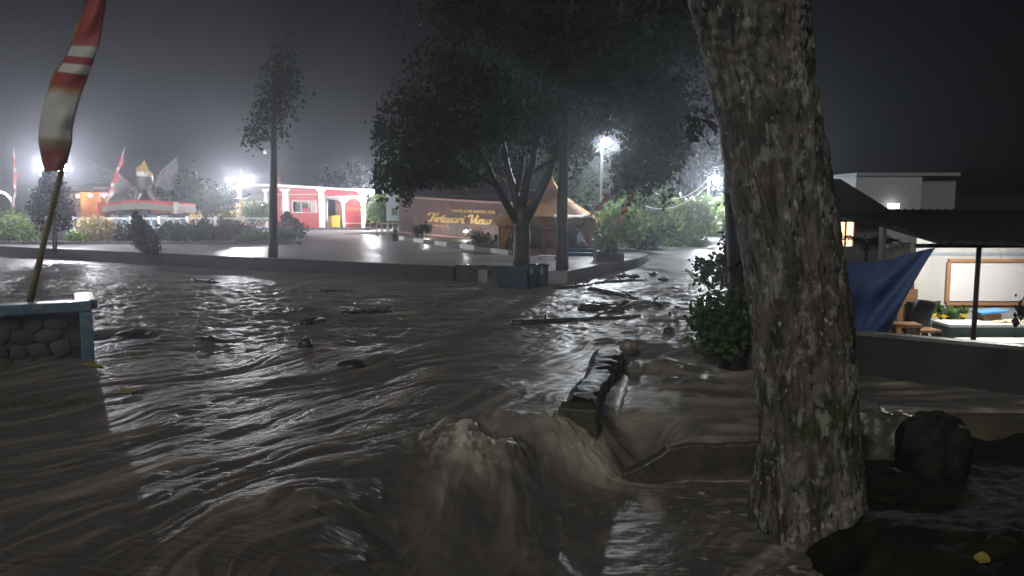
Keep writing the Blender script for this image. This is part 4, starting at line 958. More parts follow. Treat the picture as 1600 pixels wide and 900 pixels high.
# billboard
bb0 = Vector((W(615, 350, 52).x, 52, PLAZA)); t = thing('billboard', 'pale blue billboard between the lit shrub and the sign wall', 'billboard', bb0)
zc = W(615, 325, 52).z
MB().box((bb0.x, 52, zc), (S(22, 52), 0.08, S(40, 52))).build('panel', mat('billboard_print', (0.42, 0.50, 0.58), (0.55, 0.60, 0.64), rough=0.4, scale=1.0), t)
MB().box((bb0.x + 0.1, 51.93, zc - 0.25), (0.42, 0.03, 0.5)).build('printed_patch', mat('print_green', (0.10, 0.2, 0.1), (0.2, 0.2, 0.17), rough=0.4, scale=3), t)
for k in (-1, 1): MB().box((bb0.x + k * 0.4, 52.08, (PLAZA + zc) / 2), (0.08, 0.08, zc - PLAZA)).build('post', M_GALV, t)

# ------------------------------------------------------------------ garuda-like eagle statue
def eagle():
    D_ = 49.0; c = W(232, 322, D_); s_ = S(1, D_)
    pt = thing('statue_pedestal', 'stepped red and white pedestal under the eagle statue', 'pedestal', (c.x, D_, PLAZA))
    zt = W(232, 320, D_).z
    MB().box((c.x + 3 * s_, D_, (PLAZA + zt - 0.55) / 2), (S(95, D_), 2.4, zt - 0.55 - PLAZA)).build('base', M_KERB, pt)
    for k in range(5):
        MB().box((c.x - S(38, D_) + S(19, D_) * k, D_ - 1.24, zt - 1.0), (S(12, D_), 0.10, 0.7)).build('panel', M_CAPB if k % 2 else M_GREYP, pt)
    rows = []
    for i in range(13):
        u = i / 12; x = c.x - S(54, D_) + S(112, D_) * u; z = zt - 0.5 + 0.22 * math.sin(math.pi * u)
        rows.append(Vector((x, D_ - 1.5, z)))
    slab = MB(); slab.prism(rows + [p + Vector((0, 0, 0.42)) for p in reversed(rows)], (0, 3.0, 0)); slab.build('slab', mat('weathered_slab', (0.26, 0.23, 0.18), (0.17, 0.15, 0.12), rough=0.6), pt)
    ed = MB(); ed.prism([p + Vector((0, -0.02, 0.42)) for p in rows] + [p + Vector((0, -0.02, 0.55)) for p in reversed(rows)], (0, 3.04, 0)); ed.build('slab_edge', M_RED, pt)
    for x in (c.x - S(56, D_), c.x + S(58, D_)): MB().box((x, D_ - 1.4, zt - 0.2), (0.2, 0.3, 0.72)).build('end_post', M_RED if x < c.x else M_OFFW, pt)
    MB().box((c.x - S(66, D_), D_ - 0.6, zt - 0.62), (S(26, D_), 1.4, 0.28)).build('ledge', M_RED, pt); MB().box((c.x - S(67, D_), D_ - 0.6, zt - 0.9), (S(28, D_), 1.5, 0.26)).build('ledge', M_OFFW, pt)
    t = thing('eagle_statue', 'grey eagle statue with white head, gold crown and spread wings on a pedestal', 'statue', (c.x, D_, zt + 0.1))
    z = zt + 0.05
    # body as one lathe-like skin of rings leaning forward
    ring = [((c.x - 0.35, D_ + 0.1, z + 0.75), 0.26, 0.3), ((c.x - 0.30, D_ + 0.05, z + 1.1), 0.48, 0.46), ((c.x - 0.18, D_, z + 1.5), 0.55, 0.50), ((c.x - 0.08, D_ - 0.05, z + 1.85), 0.45, 0.42), ((c.x - 0.03, D_ - 0.1, z + 2.1), 0.30, 0.30)]
    m = MB(); m.tube([r[0] for r in ring], [r[1] for r in ring], 14, wob=0.05); m.build('body', M_STATUE, t, smooth=True)
    hd = W(224, 272, D_ - 0.2)
    MB().ball(hd, 0.36, 14, 9, (1.25, 1, 0.85)).build('head', M_WHITE, t, smooth=True)
    MB().tube([hd + Vector((0.34, -0.05, -0.02)), hd + Vector((0.58, -0.08, -0.03)), hd + Vector((0.70, -0.1, -0.20))], [0.15, 0.11, 0.02], 9).build('beak', M_GOLDP, t, smooth=True)
    MB().ball(hd + Vector((0.26, -0.30, 0.08)), 0.05, 8, 6).build('eye', M_DARKM, t)
    tip = W(225, 250, D_ - 0.2); MB().tube([hd + Vector((-0.05, 0, 0.18)), hd + Vector((-0.04, 0, 0.3)), tip.lerp(hd, 0.35), tip], [0.42, 0.36, 0.18, 0.02], 12).build('crown', M_GOLDP, t)
    # wings: one mesh each, many feathers
    for sd, sh, tips in ((-1, W(205, 290, D_), [(148, 252), (150, 268), (158, 284), (168, 296), (180, 306), (192, 310)]), (1, W(243, 286, D_), [(276, 246), (280, 258), (278, 272), (276, 286), (272, 296), (262, 300)])):
        wg = MB(); n = 17
        for k in range(n):
            u = k / (n - 1) * (len(tips) - 1); j = min(int(u), len(tips) - 2); a = Vector(tips[j]).lerp(Vector(tips[j + 1]), u - j)
            e = W(a.x, a.y, D_ + 0.5 - 0.3 * u); st = sh + Vector((sd * 0.12 * (n - k) / n, 0.1, 0.35 * (n - k) / n - 0.2))
            d = (e - st); s2 = Vector((d.z, 0, -d.x)).normalized() * 0.05
            p1 = st + d * 0.55 + Vector((0, -0.08 - 0.02 * (k % 2), 0.10)); p2 = st + d * 0.9 + Vector((0, -0.03 * (k % 2), 0.03))
            wg.prism([st - s2 * 0.5, p1 - s2, p2 - s2 * 0.8, e, p2 + s2 * 0.8, p1 + s2, st + s2 * 0.5], (0, 0.035, 0))
        wg.tube([sh + Vector((0, 0.1, -0.2)), sh.lerp(W(*tips[0], D_ + 0.5), 0.35) + Vector((0, 0, 0.15)), W(*tips[0], D_ + 0.5)], [0.22, 0.16, 0.05], 9)
        wg.build('wing', M_STATUE, t)
    for a, b, e, r in (((216, 300), (212, 312), (214, 321), 0.24), ((232, 298), (238, 309), (246, 320), 0.18)):
        A, B, E = W(*a, D_ - 0.1), W(*b, D_ - 0.25), W(*e, D_ - 0.35)
        lg = MB().tube([A, B, E], [r, r * 0.7, r * 0.42], 10).build('leg', M_STATUE, t, smooth=True)
        tl = MB()
        for q in (-1, 0, 1): tl.tube([E, E + Vector((0.22 + 0.05 * q, -0.25 + 0.16 * q, -0.06)), E + Vector((0.34 + 0.05 * q, -0.32 + 0.2 * q, -0.16))], [0.06, 0.05, 0.012], 6)
        tl.build('talon', M_GOLDP, lg)
    tlm = MB()
    for k in range(6): tlm.prism([W(205, 300, D_ + .1), W(176 + 3 * k, 313 + 0.6 * k, D_ + .3), W(180 + 3 * k, 317, D_ + .3), W(208, 306, D_ + .1)], (0, 0.04 + 0.01 * k, 0))
    tlm.build('tail', M_STATUE, t)
eagle()
# rocks left of the statue
pr = W(190, 324, 48.5)
rk = MB().ball(pr + Vector((0, 0, 0.35)), 0.9, 12, 8, (1, 0.7, 0.62)); rk.v = [v + Vector((random.uniform(-.07, .07),) * 3) for v in rk.v]
rooted(rk, 'rock', M_STATUE, 'pale grey rock at the left foot of the eagle statue', 'rock', pr, smooth=True)

# ------------------------------------------------------------------ stalls and lights at the back left
def stall(label, px, D_, wpx, y_top, y_base, wallm, roofm, gcol, gs, lamp_px):
    b0 = Vector((W(px, 340, D_).x, D_, PLAZA)); w = S(wpx, D_); h = W(px, y_top, D_).z - PLAZA
    t = thing('stall', label, 'stall', b0)
    MB().box(b0 + Vector((0, 1.6, h / 2)), (w, 0.12, h)).build('back_wall', wallm, t)
    for k in (-1, 1):
        MB().box(b0 + Vector((k * (w / 2 + 0.03), 0.8, h / 2)), (0.1, 1.5, h)).build('side_wall', wallm, t)
        MB().box(b0 + Vector((k * (w / 2 - 0.1), -0.9, h / 2 - 0.1)), (0.1, 0.1, h - 0.2)).build('post', M_WOOD, t)
    MB().box(b0 + Vector((0, 0.1, 0.5)), (w - 0.3, 0.5, 0.95)).build('counter', M_PINK, t)
    rf = MB(); rf.prism([b0 + Vector((-w / 2 - 0.4, -1.2, h - 0.12)), b0 + Vector((w / 2 + 0.4, -1.2, h - 0.12)), b0 + Vector((w / 2 + 0.4, 1.9, h + 0.5)), b0 + Vector((-w / 2 - 0.4, 1.9, h + 0.5))], (0, 0, 0.1)); rf.build('roof', roofm, t)
    for lp in lamp_px:
        MB().ball(b0 + Vector((lp * w, 0.2, h - 0.35)), 0.10, 10, 7).build('bulb', glow('stall_bulb_%d' % gs, gcol, gs), t)
stall('stall lit warm orange behind the leaning banner', 150, 60, 46, 298, 345, M_ORANGE, M_ROOF, (1, 0.62, 0.25), 160, (-0.2, 0.25))
stall('pale pink stall right of the banner pole and left of the leaning banner', 118, 66, 40, 300, 345, M_PINK, M_ROOF, (1, 0.75, 0.6), 60, (0.1,))
stall('warm yellow-lit stall right of the eagle statue', 300, 62, 56, 305, 345, M_CREAM, M_ROOF, (1, 0.72, 0.38), 190, (-0.3, 0.2))
stall('cream-lit stall behind the right twin lamp', 350, 66, 50, 312, 345, M_CREAM, M_ROOF, (1, 0.85, 0.62), 120, (-0.1, 0.3))
stall('low white-lit stall against the left side of the pavilion', 408, 68, 36, 314, 345, M_OFFW, M_WHITE, (1, 0.95, 0.9), 120, (0.0,))
stall('orange stall behind the wing side of the eagle statue', 262, 64, 46, 305, 345, M_ORANGE, M_ROOF, (1, 0.55, 0.3), 70, (0.1,))
# pink light cross on its pole
p0 = Vector((W(167, 303, 58).x, 58, PLAZA)); t = thing('light_mast', 'thin mast with pink neon bar beside the leaning banner', 'lamp', p0)
zz = W(167, 304, 58).z
MB().tube([p0, Vector((p0.x, 58, zz + 0.2))], 0.05, 7).build('pole', M_GALV, t)
MB().box((p0.x, 57.95, zz), (0.95, 0.06, 0.10)).build('neon_bar', glow('neon_pink', (1.0, 0.12, 0.75), 9), t)
MB().box((p0.x, 57.95, zz + 0.5), (2.0, 0.06, 0.06)).build('cross_bar', M_WHITE, t)
# arch of string lights
t = thing('light_arch', 'arched white string-light frame at the left picture edge', 'light arch', Vector((W(0, 340, 47).x, 47, PLAZA)))
ap = [W(a, b, 47) for a, b in ((-40, 345), (-38, 318), (-20, 303), (0, 300), (12, 305), (19, 318), (19, 345))]
MB().tube(ap, 0.04, 7).build('frame', M_WHITE, t)
for k in range(7):
    MB().ball(W(-6 + 3.6 * k, 300 + abs(k - 2) ** 1.7 * 0.9, 46.9), 0.055, 8, 6).build('bulb', glow('string_bulb', (0.92, 0.97, 1), 14), t)
def cable(label, pts, D_, r=0.022, sag=0.0, m=M_GALV):
    if sag: P_ = curve_pts(W(*pts[0], D_), W(*pts[1], D_), -sag, 0, 16)
    else: P_ = [W(a, b, D_) for a, b in pts]
    rooted(MB().tube(P_, r, 6), 'cable', m, label, 'cable', P_[0], smooth=True)
cable('thin pale cable arching behind the left twin lamp', [(-30, 292), (30, 288), (75, 287), (120, 293)], 50)
cable('pale cable sagging across the tent behind the two trunks', [(770, 270), (932, 276)], 25.5, 0.024, S(26, 25.5), M_WHITE)
cable('upper pale cable sagging to the road lamp pole', [(1008, 288), (1106, 280)], 38, 0.022, S(26, 38), M_WHITE)
cable('lower pale cable sagging to the road lamp pole', [(1008, 322), (1106, 290)], 38, 0.022, S(16, 38), M_WHITE)
cable('thin straight cable running from the tent towards the tall lamp pole', [(880, 315), (942, 320)], 31, 0.016, 0.05, M_WHITE)

# ------------------------------------------------------------------ sign wall with lettering
def text_mesh(name, body, size, extr):
    c = bpy.data.curves.new(name, 'FONT'); c.body = body; c.size = size; c.extrude = extr; c.align_x = 'LEFT'; c.resolution_u = 2
    c.space_character = 1.12; c.offset = 0.012
    o = bpy.data.objects.new(name + '_tmp', c); COL.objects.link(o); bpy.context.view_layer.update()
    dg = bpy.context.evaluated_depsgraph_get(); me = bpy.data.meshes.new_from_object(o.evaluated_get(dg)); me.name = name
    bpy.data.objects.remove(o); bpy.data.curves.remove(c)
    return me
GLY = {
 'T': ([[(-.25, 1.35), (-.38, 1.55), (-.2, 1.85), (.15, 1.88), (.5, 1.76), (.85, 1.74), (1.15, 1.95)], [(.5, 1.74), (.42, 1.2), (.32, .5), (.2, .05), (0, 0), (-.1, .18)]], .72),
 'i': ([[(.0, .55), (.16, 1.0), (.1, .4), (.14, .05), (.3, .02), (.45, .3)], [(.2, 1.36), (.26, 1.5)]], .46),
 'r': ([[(.0, .55), (.16, 1.0), (.1, .5), (.06, 0)], [(.1, .55), (.25, .95), (.42, 1.02), (.46, .82), (.5, .5)]], .54),
 't': ([[(.02, .5), (.22, 1.55), (.12, .5), (.15, .05), (.3, .02), (.45, .3)], [(-.05, 1.06), (.45, 1.1)]], .46),
 'o': ([[(.3, 1.0), (.08, .8), (.04, .35), (.2, .02), (.42, .12), (.52, .55), (.45, .9), (.3, 1.0), (.5, .85), (.68, .9)]], .62),
 's': ([[(.0, .3), (.3, 1.05), (.22, .75), (.42, .4), (.34, .05), (.1, .02), (.02, .2)], [(.34, .05), (.55, .3)]], .52),
 'a': ([[(.5, .9), (.3, 1.02), (.08, .75), (.04, .3), (.2, .0), (.42, .25), (.54, 1.0), (.5, .4), (.56, .05), (.7, .05), (.8, .3)]], .78),
 'V': ([[(-.35, 1.3), (-.42, 1.55), (-.22, 1.85), (.02, 1.78), (.08, 1.3), (.16, .6), (.24, .0)], [(.24, .0), (.45, .55), (.66, 1.2), (.72, 1.7), (.58, 1.86)]], .66),
 'e': ([[(.05, .45), (.4, .6), (.48, .88), (.3, 1.02), (.1, .75), (.05, .3), (.22, .0), (.45, .08), (.62, .35)]], .58),
 'w': ([[(.0, .6), (.14, 1.0), (.08, .4), (.18, .02), (.38, .15), (.5, .6), (.54, 1.0), (.5, .4), (.6, .02), (.82, .15), (.98, .7), (.9, 1.0), (.8, .88), (.95, .75), (1.12, .85)]], 1.05)}
def smoothline(p, k=6):
    P_ = [Vector(q) for q in p]; out = []
    for i in range(len(P_) - 1):
        p0, p1, p2, p3 = P_[max(i - 1, 0)], P_[i], P_[i + 1], P_[min(i + 2, len(P_) - 1)]
        for j in range(k):
            u = j / k; out.append(0.5 * ((2 * p1) + (p2 - p0) * u + (2 * p0 - 5 * p1 + 4 * p2 - p3) * u * u + (3 * p1 - p0 - 3 * p2 + p3) * u ** 3))
    return out + [P_[-1]]
def sign_wall():
    A = W(624, 363, 46); B = W(800, 379, 39.5)            # foot of the wall
    tA, tB = W(624, 307, 46).z, W(800, 318, 39.5).z
    t = thing('sign_wall', 'long brown-maroon wall with gold script lettering', 'wall', (A.x, A.y, PLAZA))
    u = Vector((B.x - A.x, B.y - A.y, 0)); Lw = u.length; u.normalize(); n_ = Vector((u.y, -u.x, 0))
    a, b = Vector((A.x, A.y, 0)), Vector((B.x, B.y, 0))
    def poly(z0a, z0b, z1a, z1b, off=0): return [a + n_ * off + Vector((0, 0, z0a)), b + n_ * off + Vector((0, 0, z0b)), b + n_ * off + Vector((0, 0, z1b)), a + n_ * off + Vector((0, 0, z1a))]
    MB().prism(poly(0.3, 0.3, tA - 0.06, tB - 0.06), -n_ * 0.3).build('wall', M_MAROON, t)
    MB().prism(poly(tA - 0.06, tB - 0.06, tA + 0.04, tB + 0.04, 0.05), -n_ * 0.4).build('coping', M_PINK, t)
    MB().prism(poly(A.z - 0.02, B.z - 0.02, A.z + 0.06, B.z + 0.06, 0.05), -n_ * 0.05).build('foot_band', M_PINK, t)
    MB().prism([a + n_ * 0.006 + u * 0.35 + Vector((0, 0, A.z)), a + n_ * 0.006 + u * 1.25 + Vector((0, 0, A.z)), a + n_ * 0.006 + u * 1.25 + Vector((0, 0, A.z + 0.85)), a + n_ * 0.006 + u * 0.35 + Vector((0, 0, A.z + 0.85))], n_ * 0.04).build('dark_panel', mat('dark_maroon', (0.07, 0.035, 0.035), rough=0.5), t)
    def on(px, py):                      # point on the wall face under a picture position
        c = Vector((0, 0, CAM_Z)); d = W(px, py, 1.0) - c; k = (a - c).dot(n_) / d.dot(n_); return c + d * k
    p0, p1 = on(667, 349), on(775, 350.5); ex = (on(766, 352.5) - on(667, 347)); width = ex.length; ex.normalize()
    ez = Vector((0, 0, 1)); hgt = (on(668, 333) - on(668, 346)).length / 1.85
    text = 'Tirtosari View'; adv = sum(GLY[c][1] if c != ' ' else 0.7 for c in text) + 0.3; sx = width / adv
    x = 0.35; org = on(668, 345.5)
    for ch in text:
        if ch == ' ': x += 0.7; continue
        st, ad = GLY[ch]; lm = MB()
        for s_ in st:
            pts = smoothline(s_); pts = [Vector((p.x + 0.22 * p.y, p.y)) for p in pts]; Lr_ = []; Rr_ = []
            for i, p in enumerate(pts):
                d = pts[min(i + 1, len(pts) - 1)] - pts[max(i - 1, 0)]; d = d.normalized() if d.length > 1e-6 else Vector((0, 1))
                w = 0.055 + 0.07 * abs(d.y) ** 1.5; q = Vector((-d.y, d.x)) * w
                Lr_.append(p + q); Rr_.append(p - q)
            k = len(pts); F3 = lambda q, o: org + ex * ((x + q.x) * sx) + ez * (q.y * hgt) + n_ * o
            vs = [F3(q, 0.09) for q in Lr_] + [F3(q, 0.09) for q in Rr_] + [F3(q, 0.03) for q in Lr_] + [F3(q, 0.03) for q in Rr_]
            fs = []
            for i in range(k - 1): fs += [(i, i + 1, k + i + 1, k + i), (2 * k + i, 3 * k + i, 3 * k + i + 1, 2 * k + i + 1), (i, 2 * k + i, 2 * k + i + 1, i + 1), (k + i, k + i + 1, 3 * k + i + 1, 3 * k + i)]
            lm.add(vs, fs)
        lm.build('letter', M_GOLD, t); x += ad
    def block(body, pa, pb, h, m):
        o0, o1 = on(*pa), on(*pb); me_ = text_mesh('block_lettering', body, 1.0, 0.03)
        xs_ = [v.co.x for v in me_.vertices]; w0 = max(xs_) - min(xs_); e = (o1 - o0); wid = e.length; e.normalize(); sc = wid / w0; hh = h / 0.72
        for v in me_.vertices:
            q = v.co.copy(); v.co = o0 + e * ((q.x - min(xs_)) * sc) + ez * (q.y * hh) + n_ * (0.05 + q.z) - Vector(t.location)
        link('block_lettering', me_, m, t)
    hz_ = (on(710, 327) - on(710, 332)).length
    block('WISATA ALAM NUANSA DESA', (707, 331.3), (775, 334), hz_ * 0.95, M_GOLD)
    block('DESA PENANGGAL', (671, 353), (704, 355.2), hz_ * 0.8, mat('bronze_letters', (0.45, 0.27, 0.16), rough=0.4))
    # small white dots built as up-lights, added in front to brighten the wall
    for px, py in ((687, 357), (749, 361)):
        q = on(px, py) + n_ * 1.0; MB().ball(q, 0.06, 8, 6, (1.4, 1, 0.8)).build('added_uplight', glow('added_uplight_white', (1, 0.96, 0.9), 240), t); MB().tube([q, Vector((q.x, q.y, PLAZA))], 0.02, 6).build('uplight_stake', M_DARKM, t)
sign_wall()
# hall roof behind the sign wall
h0 = Vector((W(720, 340, 50).x, 50, PLAZA)); t = thing('dark_hall', 'low dark roofed hall behind the sign wall', 'building', h0)
MB().box(h0 + Vector((0, 3.1, 1.3)), (S(168, 50), 5.5, 2.6)).build('wall', M_MAROON, t)
zt = W(700, 300, 50).z
MB().prism([Vector((h0.x - S(92, 50), 49.4, zt - 0.3)), Vector((h0.x + S(95, 50), 49.4, zt - 0.45)), Vector((h0.x + S(95, 50), 53, zt + 0.55)), Vector((h0.x - S(92, 50), 53, zt + 0.6))], (0, 0, 0.14)).build('roof', M_ROOF, t)
# planted verge with painted kerb in front of the sign wall
a, b = G(622, 373, PLAZA), G(800, 398, PLAZA)
t = thing('verge', 'grassy verge with painted kerb at the foot of the sign wall', 'verge', (a.x, a.y, PLAZA))
c, d = W(800, 381, 39.2), W(624, 365, 45.6)
MB().prism([Vector((a.x, a.y, PLAZA - .1)), Vector((b.x, b.y, PLAZA - .1)), Vector((c.x, c.y, PLAZA - .1)), Vector((d.x, d.y, PLAZA - .1))], (0, 0, 0.22)).build('soil', mat('verge_grass', (0.05, 0.07, 0.03), (0.035, 0.04, 0.025), rough=0.6, scale=6, bump=0.6), t)
u = (b - a).normalized(); n = Vector((u.y, -u.x, 0)); L_ = (b - a).length
for k in range(9):
    p = a + u * (L_ * k / 9); q = a + u * (L_ * (k + 1) / 9 - 0.02)
    MB().prism([p + n * .16 - Vector((0, 0, .1)), q + n * .16 - Vector((0, 0, .1)), q - Vector((0, 0, .1)), p - Vector((0, 0, .1))], (0, 0, 0.27)).build('kerb_stone', M_WHITE if k % 2 == 0 else M_KERB, t, bevel=0.01)
bush('small round bush on the verge left of the script lettering', 660, 372, 40.5, 1.2, 0.75, 500, L_DARK, 0.12, 101)
bush('round dark bush on the verge beside the tent curtain', 752, 395, 36.5, 1.1, 1.2, 700, L_DARK, 0.12, 102)
# boundary railing beside the billboard
r0 = W(593, 358, 50); t = thing('railing', 'low pale railing below the billboard', 'railing', (r0.x, 50, PLAZA))
x0, x1 = W(588, 350, 50).x, W(622, 350, 50).x
MB().box(((x0 + x1) / 2, 50, W(600, 349, 50).z), (x1 - x0, 0.07, 0.07)).build('rail', M_CREAM, t)
for k in range(5): MB().box((x0 + (x1 - x0) * k / 4, 50.05, PLAZA + 0.35), (0.07, 0.07, 0.72)).build('post', M_CREAM, t)
rooted(MB().lathe(W(618, 377, 38.5), [(0.16, 0), (0.17, 0.3), (0.20, 0.34), (0.12, 0.55), (0.05, 0.62)], 12), 'bollard', M_DARKM, 'small black bollard at the left end of the painted kerb', 'bollard', W(618, 377, 38.5))

# ------------------------------------------------------------------ tent and things around it
def tent():
    D0 = 31.0; zb = 0.30
    cx_ = W(862, 330, D0 + 1).x; hw = S(76, D0); hd = 2.0
    t = thing('party_tent', 'orange peaked party tent with gathered curtains behind the two trunks', 'tent', (cx_, D0 + 1, zb))
    ze = W(858, 342, D0).z; zp = W(862, 266, D0 + 1.5).z
    rz = math.radians(-9)
    def q(x, y, z): return Vector((cx_ + x * math.cos(rz) - y * math.sin(rz), D0 + 1.6 + x * math.sin(rz) + y * math.cos(rz), z))
    # concave pyramid roof
    rows = []
    for i in range(13):
        u = i / 12; k = (1 - u) ** 1.9 if u < 1 else 0; k = max(k, 0.025); row = []
        for j in range(33):
            s_ = j / 32 * 4; side = int(min(s_, 3.999)); f = s_ - side
            c_ = [(-1, -1), (1, -1), (1, 1), (-1, 1), (-1, -1)]; ax, ay = c_[side]; bx, by = c_[side + 1]
            x = ax + (bx - ax) * f; y = ay + (by - ay) * f
            row.append(q(x * hw * k, y * hd * k, ze + (zp - ze) * u - 0.05 * math.sin(math.pi * f) * (1 - u)))
        rows.append(row)
    roof = MB().grid(rows).build('roof', M_ORANGE, t, smooth=True, thick=0.01)
    val = MB().grid([[p + Vector((0, 0, -0.005)) for p in rows[0]], [p + Vector((0, 0, -0.30 - 0.03 * math.sin(j * 1.57))) for j, p in enumerate(rows[0])]])
    val.build('valance', M_ORANGE, t, smooth=True, thick=0.008)
    MB().ball(q(0, 0, zp + 0.05), 0.09, 10, 6, (1, 1, 1.4)).build('peak_cap', M_WHITE, t)
    for sx, sy in ((-1, -1), (1, -1), (1, 1), (-1, 1)):
        MB().tube([q(sx * hw * .97, sy * hd * .97, zb), q(sx * hw * .97, sy * hd * .97, ze)], 0.035, 8).build('leg', M_GALV, t)
        cu = MB(); rows2 = []
        for i in range(12):
            u = i / 11; w = 0.62 * (1 - u) ** 1.3 + 0.10 + 0.14 * max(0, u - 0.75) * 3
            rows2.append([q(sx * (hw * .955 - w * f), sy * hd * .95 + 0.05 * math.sin(f * 14), ze - 0.2 - (ze - 0.2 - zb) * u * 0.97) for f in np.linspace(0, 1, 12)])
        cu.grid(rows2).build('curtain', M_ORANGE, t, smooth=True, thick=0.006)
    # middle curtain
    rows2 = [[q(-0.15 + 0.16 * f, -hd * 0.95 + 0.03 * math.sin(f * 12), ze - 0.2 - (ze - 0.2 - zb) * i / 8 * .97) for f in np.linspace(0, 1, 8)] for i in range(9)]
    MB().grid(rows2).build('curtain', M_ORANGE, t, smooth=True, thick=0.006)
    # lit edge of the right eave, its brightness painted as a white strip
    MB().grid([[q(hw * (0.15 + 0.8 * f), -hd * (1.0 - 0.14 * g), ze + 0.02 + 0.16 * g * g + 0.03 * math.sin(f * 9)) for f in np.linspace(0, 1, 12)] for g in (0, .5, 1)]).build('lit_eave_strip', M_WHITE, t, smooth=True, thick=0.008)
tent()
bk = Vector((W(850, 380, 33.8).x, 34.6, 0.3)); t = thing('booth', 'pale blue-grey booth wall with door and window under the tent', 'booth', bk)
MB().box(bk + Vector((0, 0, 0.75)), (S(120, 34), 0.1, 1.5)).build('wall', mat('pale_blue_wall', (0.30, 0.36, 0.42), (0.24, 0.28, 0.32), rough=0.6), t)
MB().box(bk + Vector((0.62, -0.07, 0.98)), (0.26, 0.05, 0.62)).build('window', M_DARKM, t)
MB().box(bk + Vector((1.32, -0.08, 0.70)), (0.42, 0.06, 1.36)).build('door', M_DARKM, t)
MB().box(bk + Vector((0.25, -0.08, 0.4)), (0.75, 0.05, 0.76)).build('panel', M_CREAM, t)
def box_thing(name, label, cat, px0, px1, y0, y1, D_, depth, m, topm=None, bev=0.015):
    x0, x1 = W(px0, y1, D_).x, W(px1, y1, D_).x; za, zb = W(px0, y1, D_).z, W(px0, y0, D_).z
    t = thing(name, label, cat, ((x0 + x1) / 2, D_ + depth / 2, za))
    w = 0.06
    for s_ in (-1, 1):
        MB().box(((x0 + x1) / 2 + s_ * ((x1 - x0) / 2 - w / 2), D_ + depth / 2, (za + zb) / 2), (w, depth - 2 * w - 0.004, zb - za)).build('side_panel', m, t, bevel=bev)
        MB().box(((x0 + x1) / 2, D_ + depth / 2 + s_ * (depth / 2 - w / 2), (za + zb) / 2), (x1 - x0, w, zb - za)).build('front_panel' if s_ < 0 else 'back_panel', m, t, bevel=bev)
    MB().box(((x0 + x1) / 2, D_ + depth / 2, za + (zb - za) * 0.8), (x1 - x0 - 2 * w, depth - 2 * w, 0.05)).build('soil', topm or M_EARTH, t)
    MB().box(((x0 + x1) / 2, D_ + depth / 2, zb + 0.012), (x1 - x0 + 0.06, 0.05, 0.03)).build('cross_bar', m, t)
    return t
box_thing('planter_box', 'brown planter box with green plants at the road edge right of the tent', 'planter', 931, 975, 396, 420, 25.8, 0.9, mat('brown_box', (0.075, 0.055, 0.05), rough=0.4))
bush('spreading green plants growing in the brown planter box', 950, 404, 26.2, 1.0, 1.0, 520, L_LIGHT, 0.13, 111)
box_thing('planter_box', 'dark blue painted box standing in the flood before the forked tree', 'planter', 778, 824, 421, 452, 20.5, 0.7, M_BLUEP)
for k, (px, lab) in enumerate(((832, 'left of the two dark bins at the foot of the forked tree'), (848, 'right of the two dark bins, with a bottle on top'))):
    c = W(px, 446, 20.9); h = S(31, 20.9); r = S(9.5, 20.9)
    t = thing('bin', lab, 'bin', c, 'dark bins')
    MB().lathe(c, [(r * 0.86, -0.1), (r * 0.92, h * .5), (r, h)], 16).build('body', M_BLUEP if k else M_DARKM, t, smooth=True)
    MB().lathe(c + Vector((0, 0, h)), [(r * 1.08, 0), (r * 1.08, 0.03), (r * 0.7, 0.06), (0.02, 0.07)], 16).build('lid', M_DARKM, t)
    MB().lathe(c + Vector((0, 0, h * .55)), [(r * 0.93, 0), (r * 1.0, 0.02), (r * 0.95, 0.04)], 16).build('rib', M_DARKM, t)
c = W(851, 413, 20.9) 
rooted(MB().lathe(c, [(0.035, 0), (0.04, 0.1), (0.036, 0.16), (0.013, 0.2), (0.013, 0.24)], 12), 'bottle', mat('clear_plastic', (0.6, 0.65, 0.66), rough=0.1), 'clear bottle standing on the right dark bin', 'bottle', c)
# table, blue steps
tb = Vector((W(856, 406, 27).x, 27, 0.33)); t = thing('table', 'small white-topped table beside the straight trunk', 'table', tb)
zt = W(856, 400, 27).z
MB().box((tb.x, 27, zt), (0.62, 0.5, 0.04)).build('table_top', M_WHITE, t)
for a in (-1, 1):
    for b in (-1, 1): MB().box((tb.x + a * 0.26, 27 + b * 0.2, (zt + tb.z) / 2), (0.04, 0.04, zt - tb.z)).build('leg', M_GREYP, t)
st = Vector((W(905, 402, 29).x, 29, 0.3)); t = thing('blue_steps', 'light blue painted steps under the right side of the tent', 'steps', st)
for k in range(3): MB().box(st + Vector((0.05, 0.28 * k - .3, 0.06 + 0.13 * k - .05)), (0.95, 0.3, 0.14)).build('step', M_LBLUE, t, bevel=0.01)
MB().box(st + Vector((-0.60, 0.0, 0.12)), (0.3, 0.8, 0.36)).build('side_block', M_LBLUE, t, bevel=0.02)
MB().box(st + Vector((0.72, 0.2, 0.12)), (0.24, 0.6, 0.30)).build('side_block', M_LBLUE, t, bevel=0.02)
bush('low bright grass clump behind the blue steps', 905, 395, 31, 1.1, 0.35, 500, L_LIGHT, 0.12, 112)
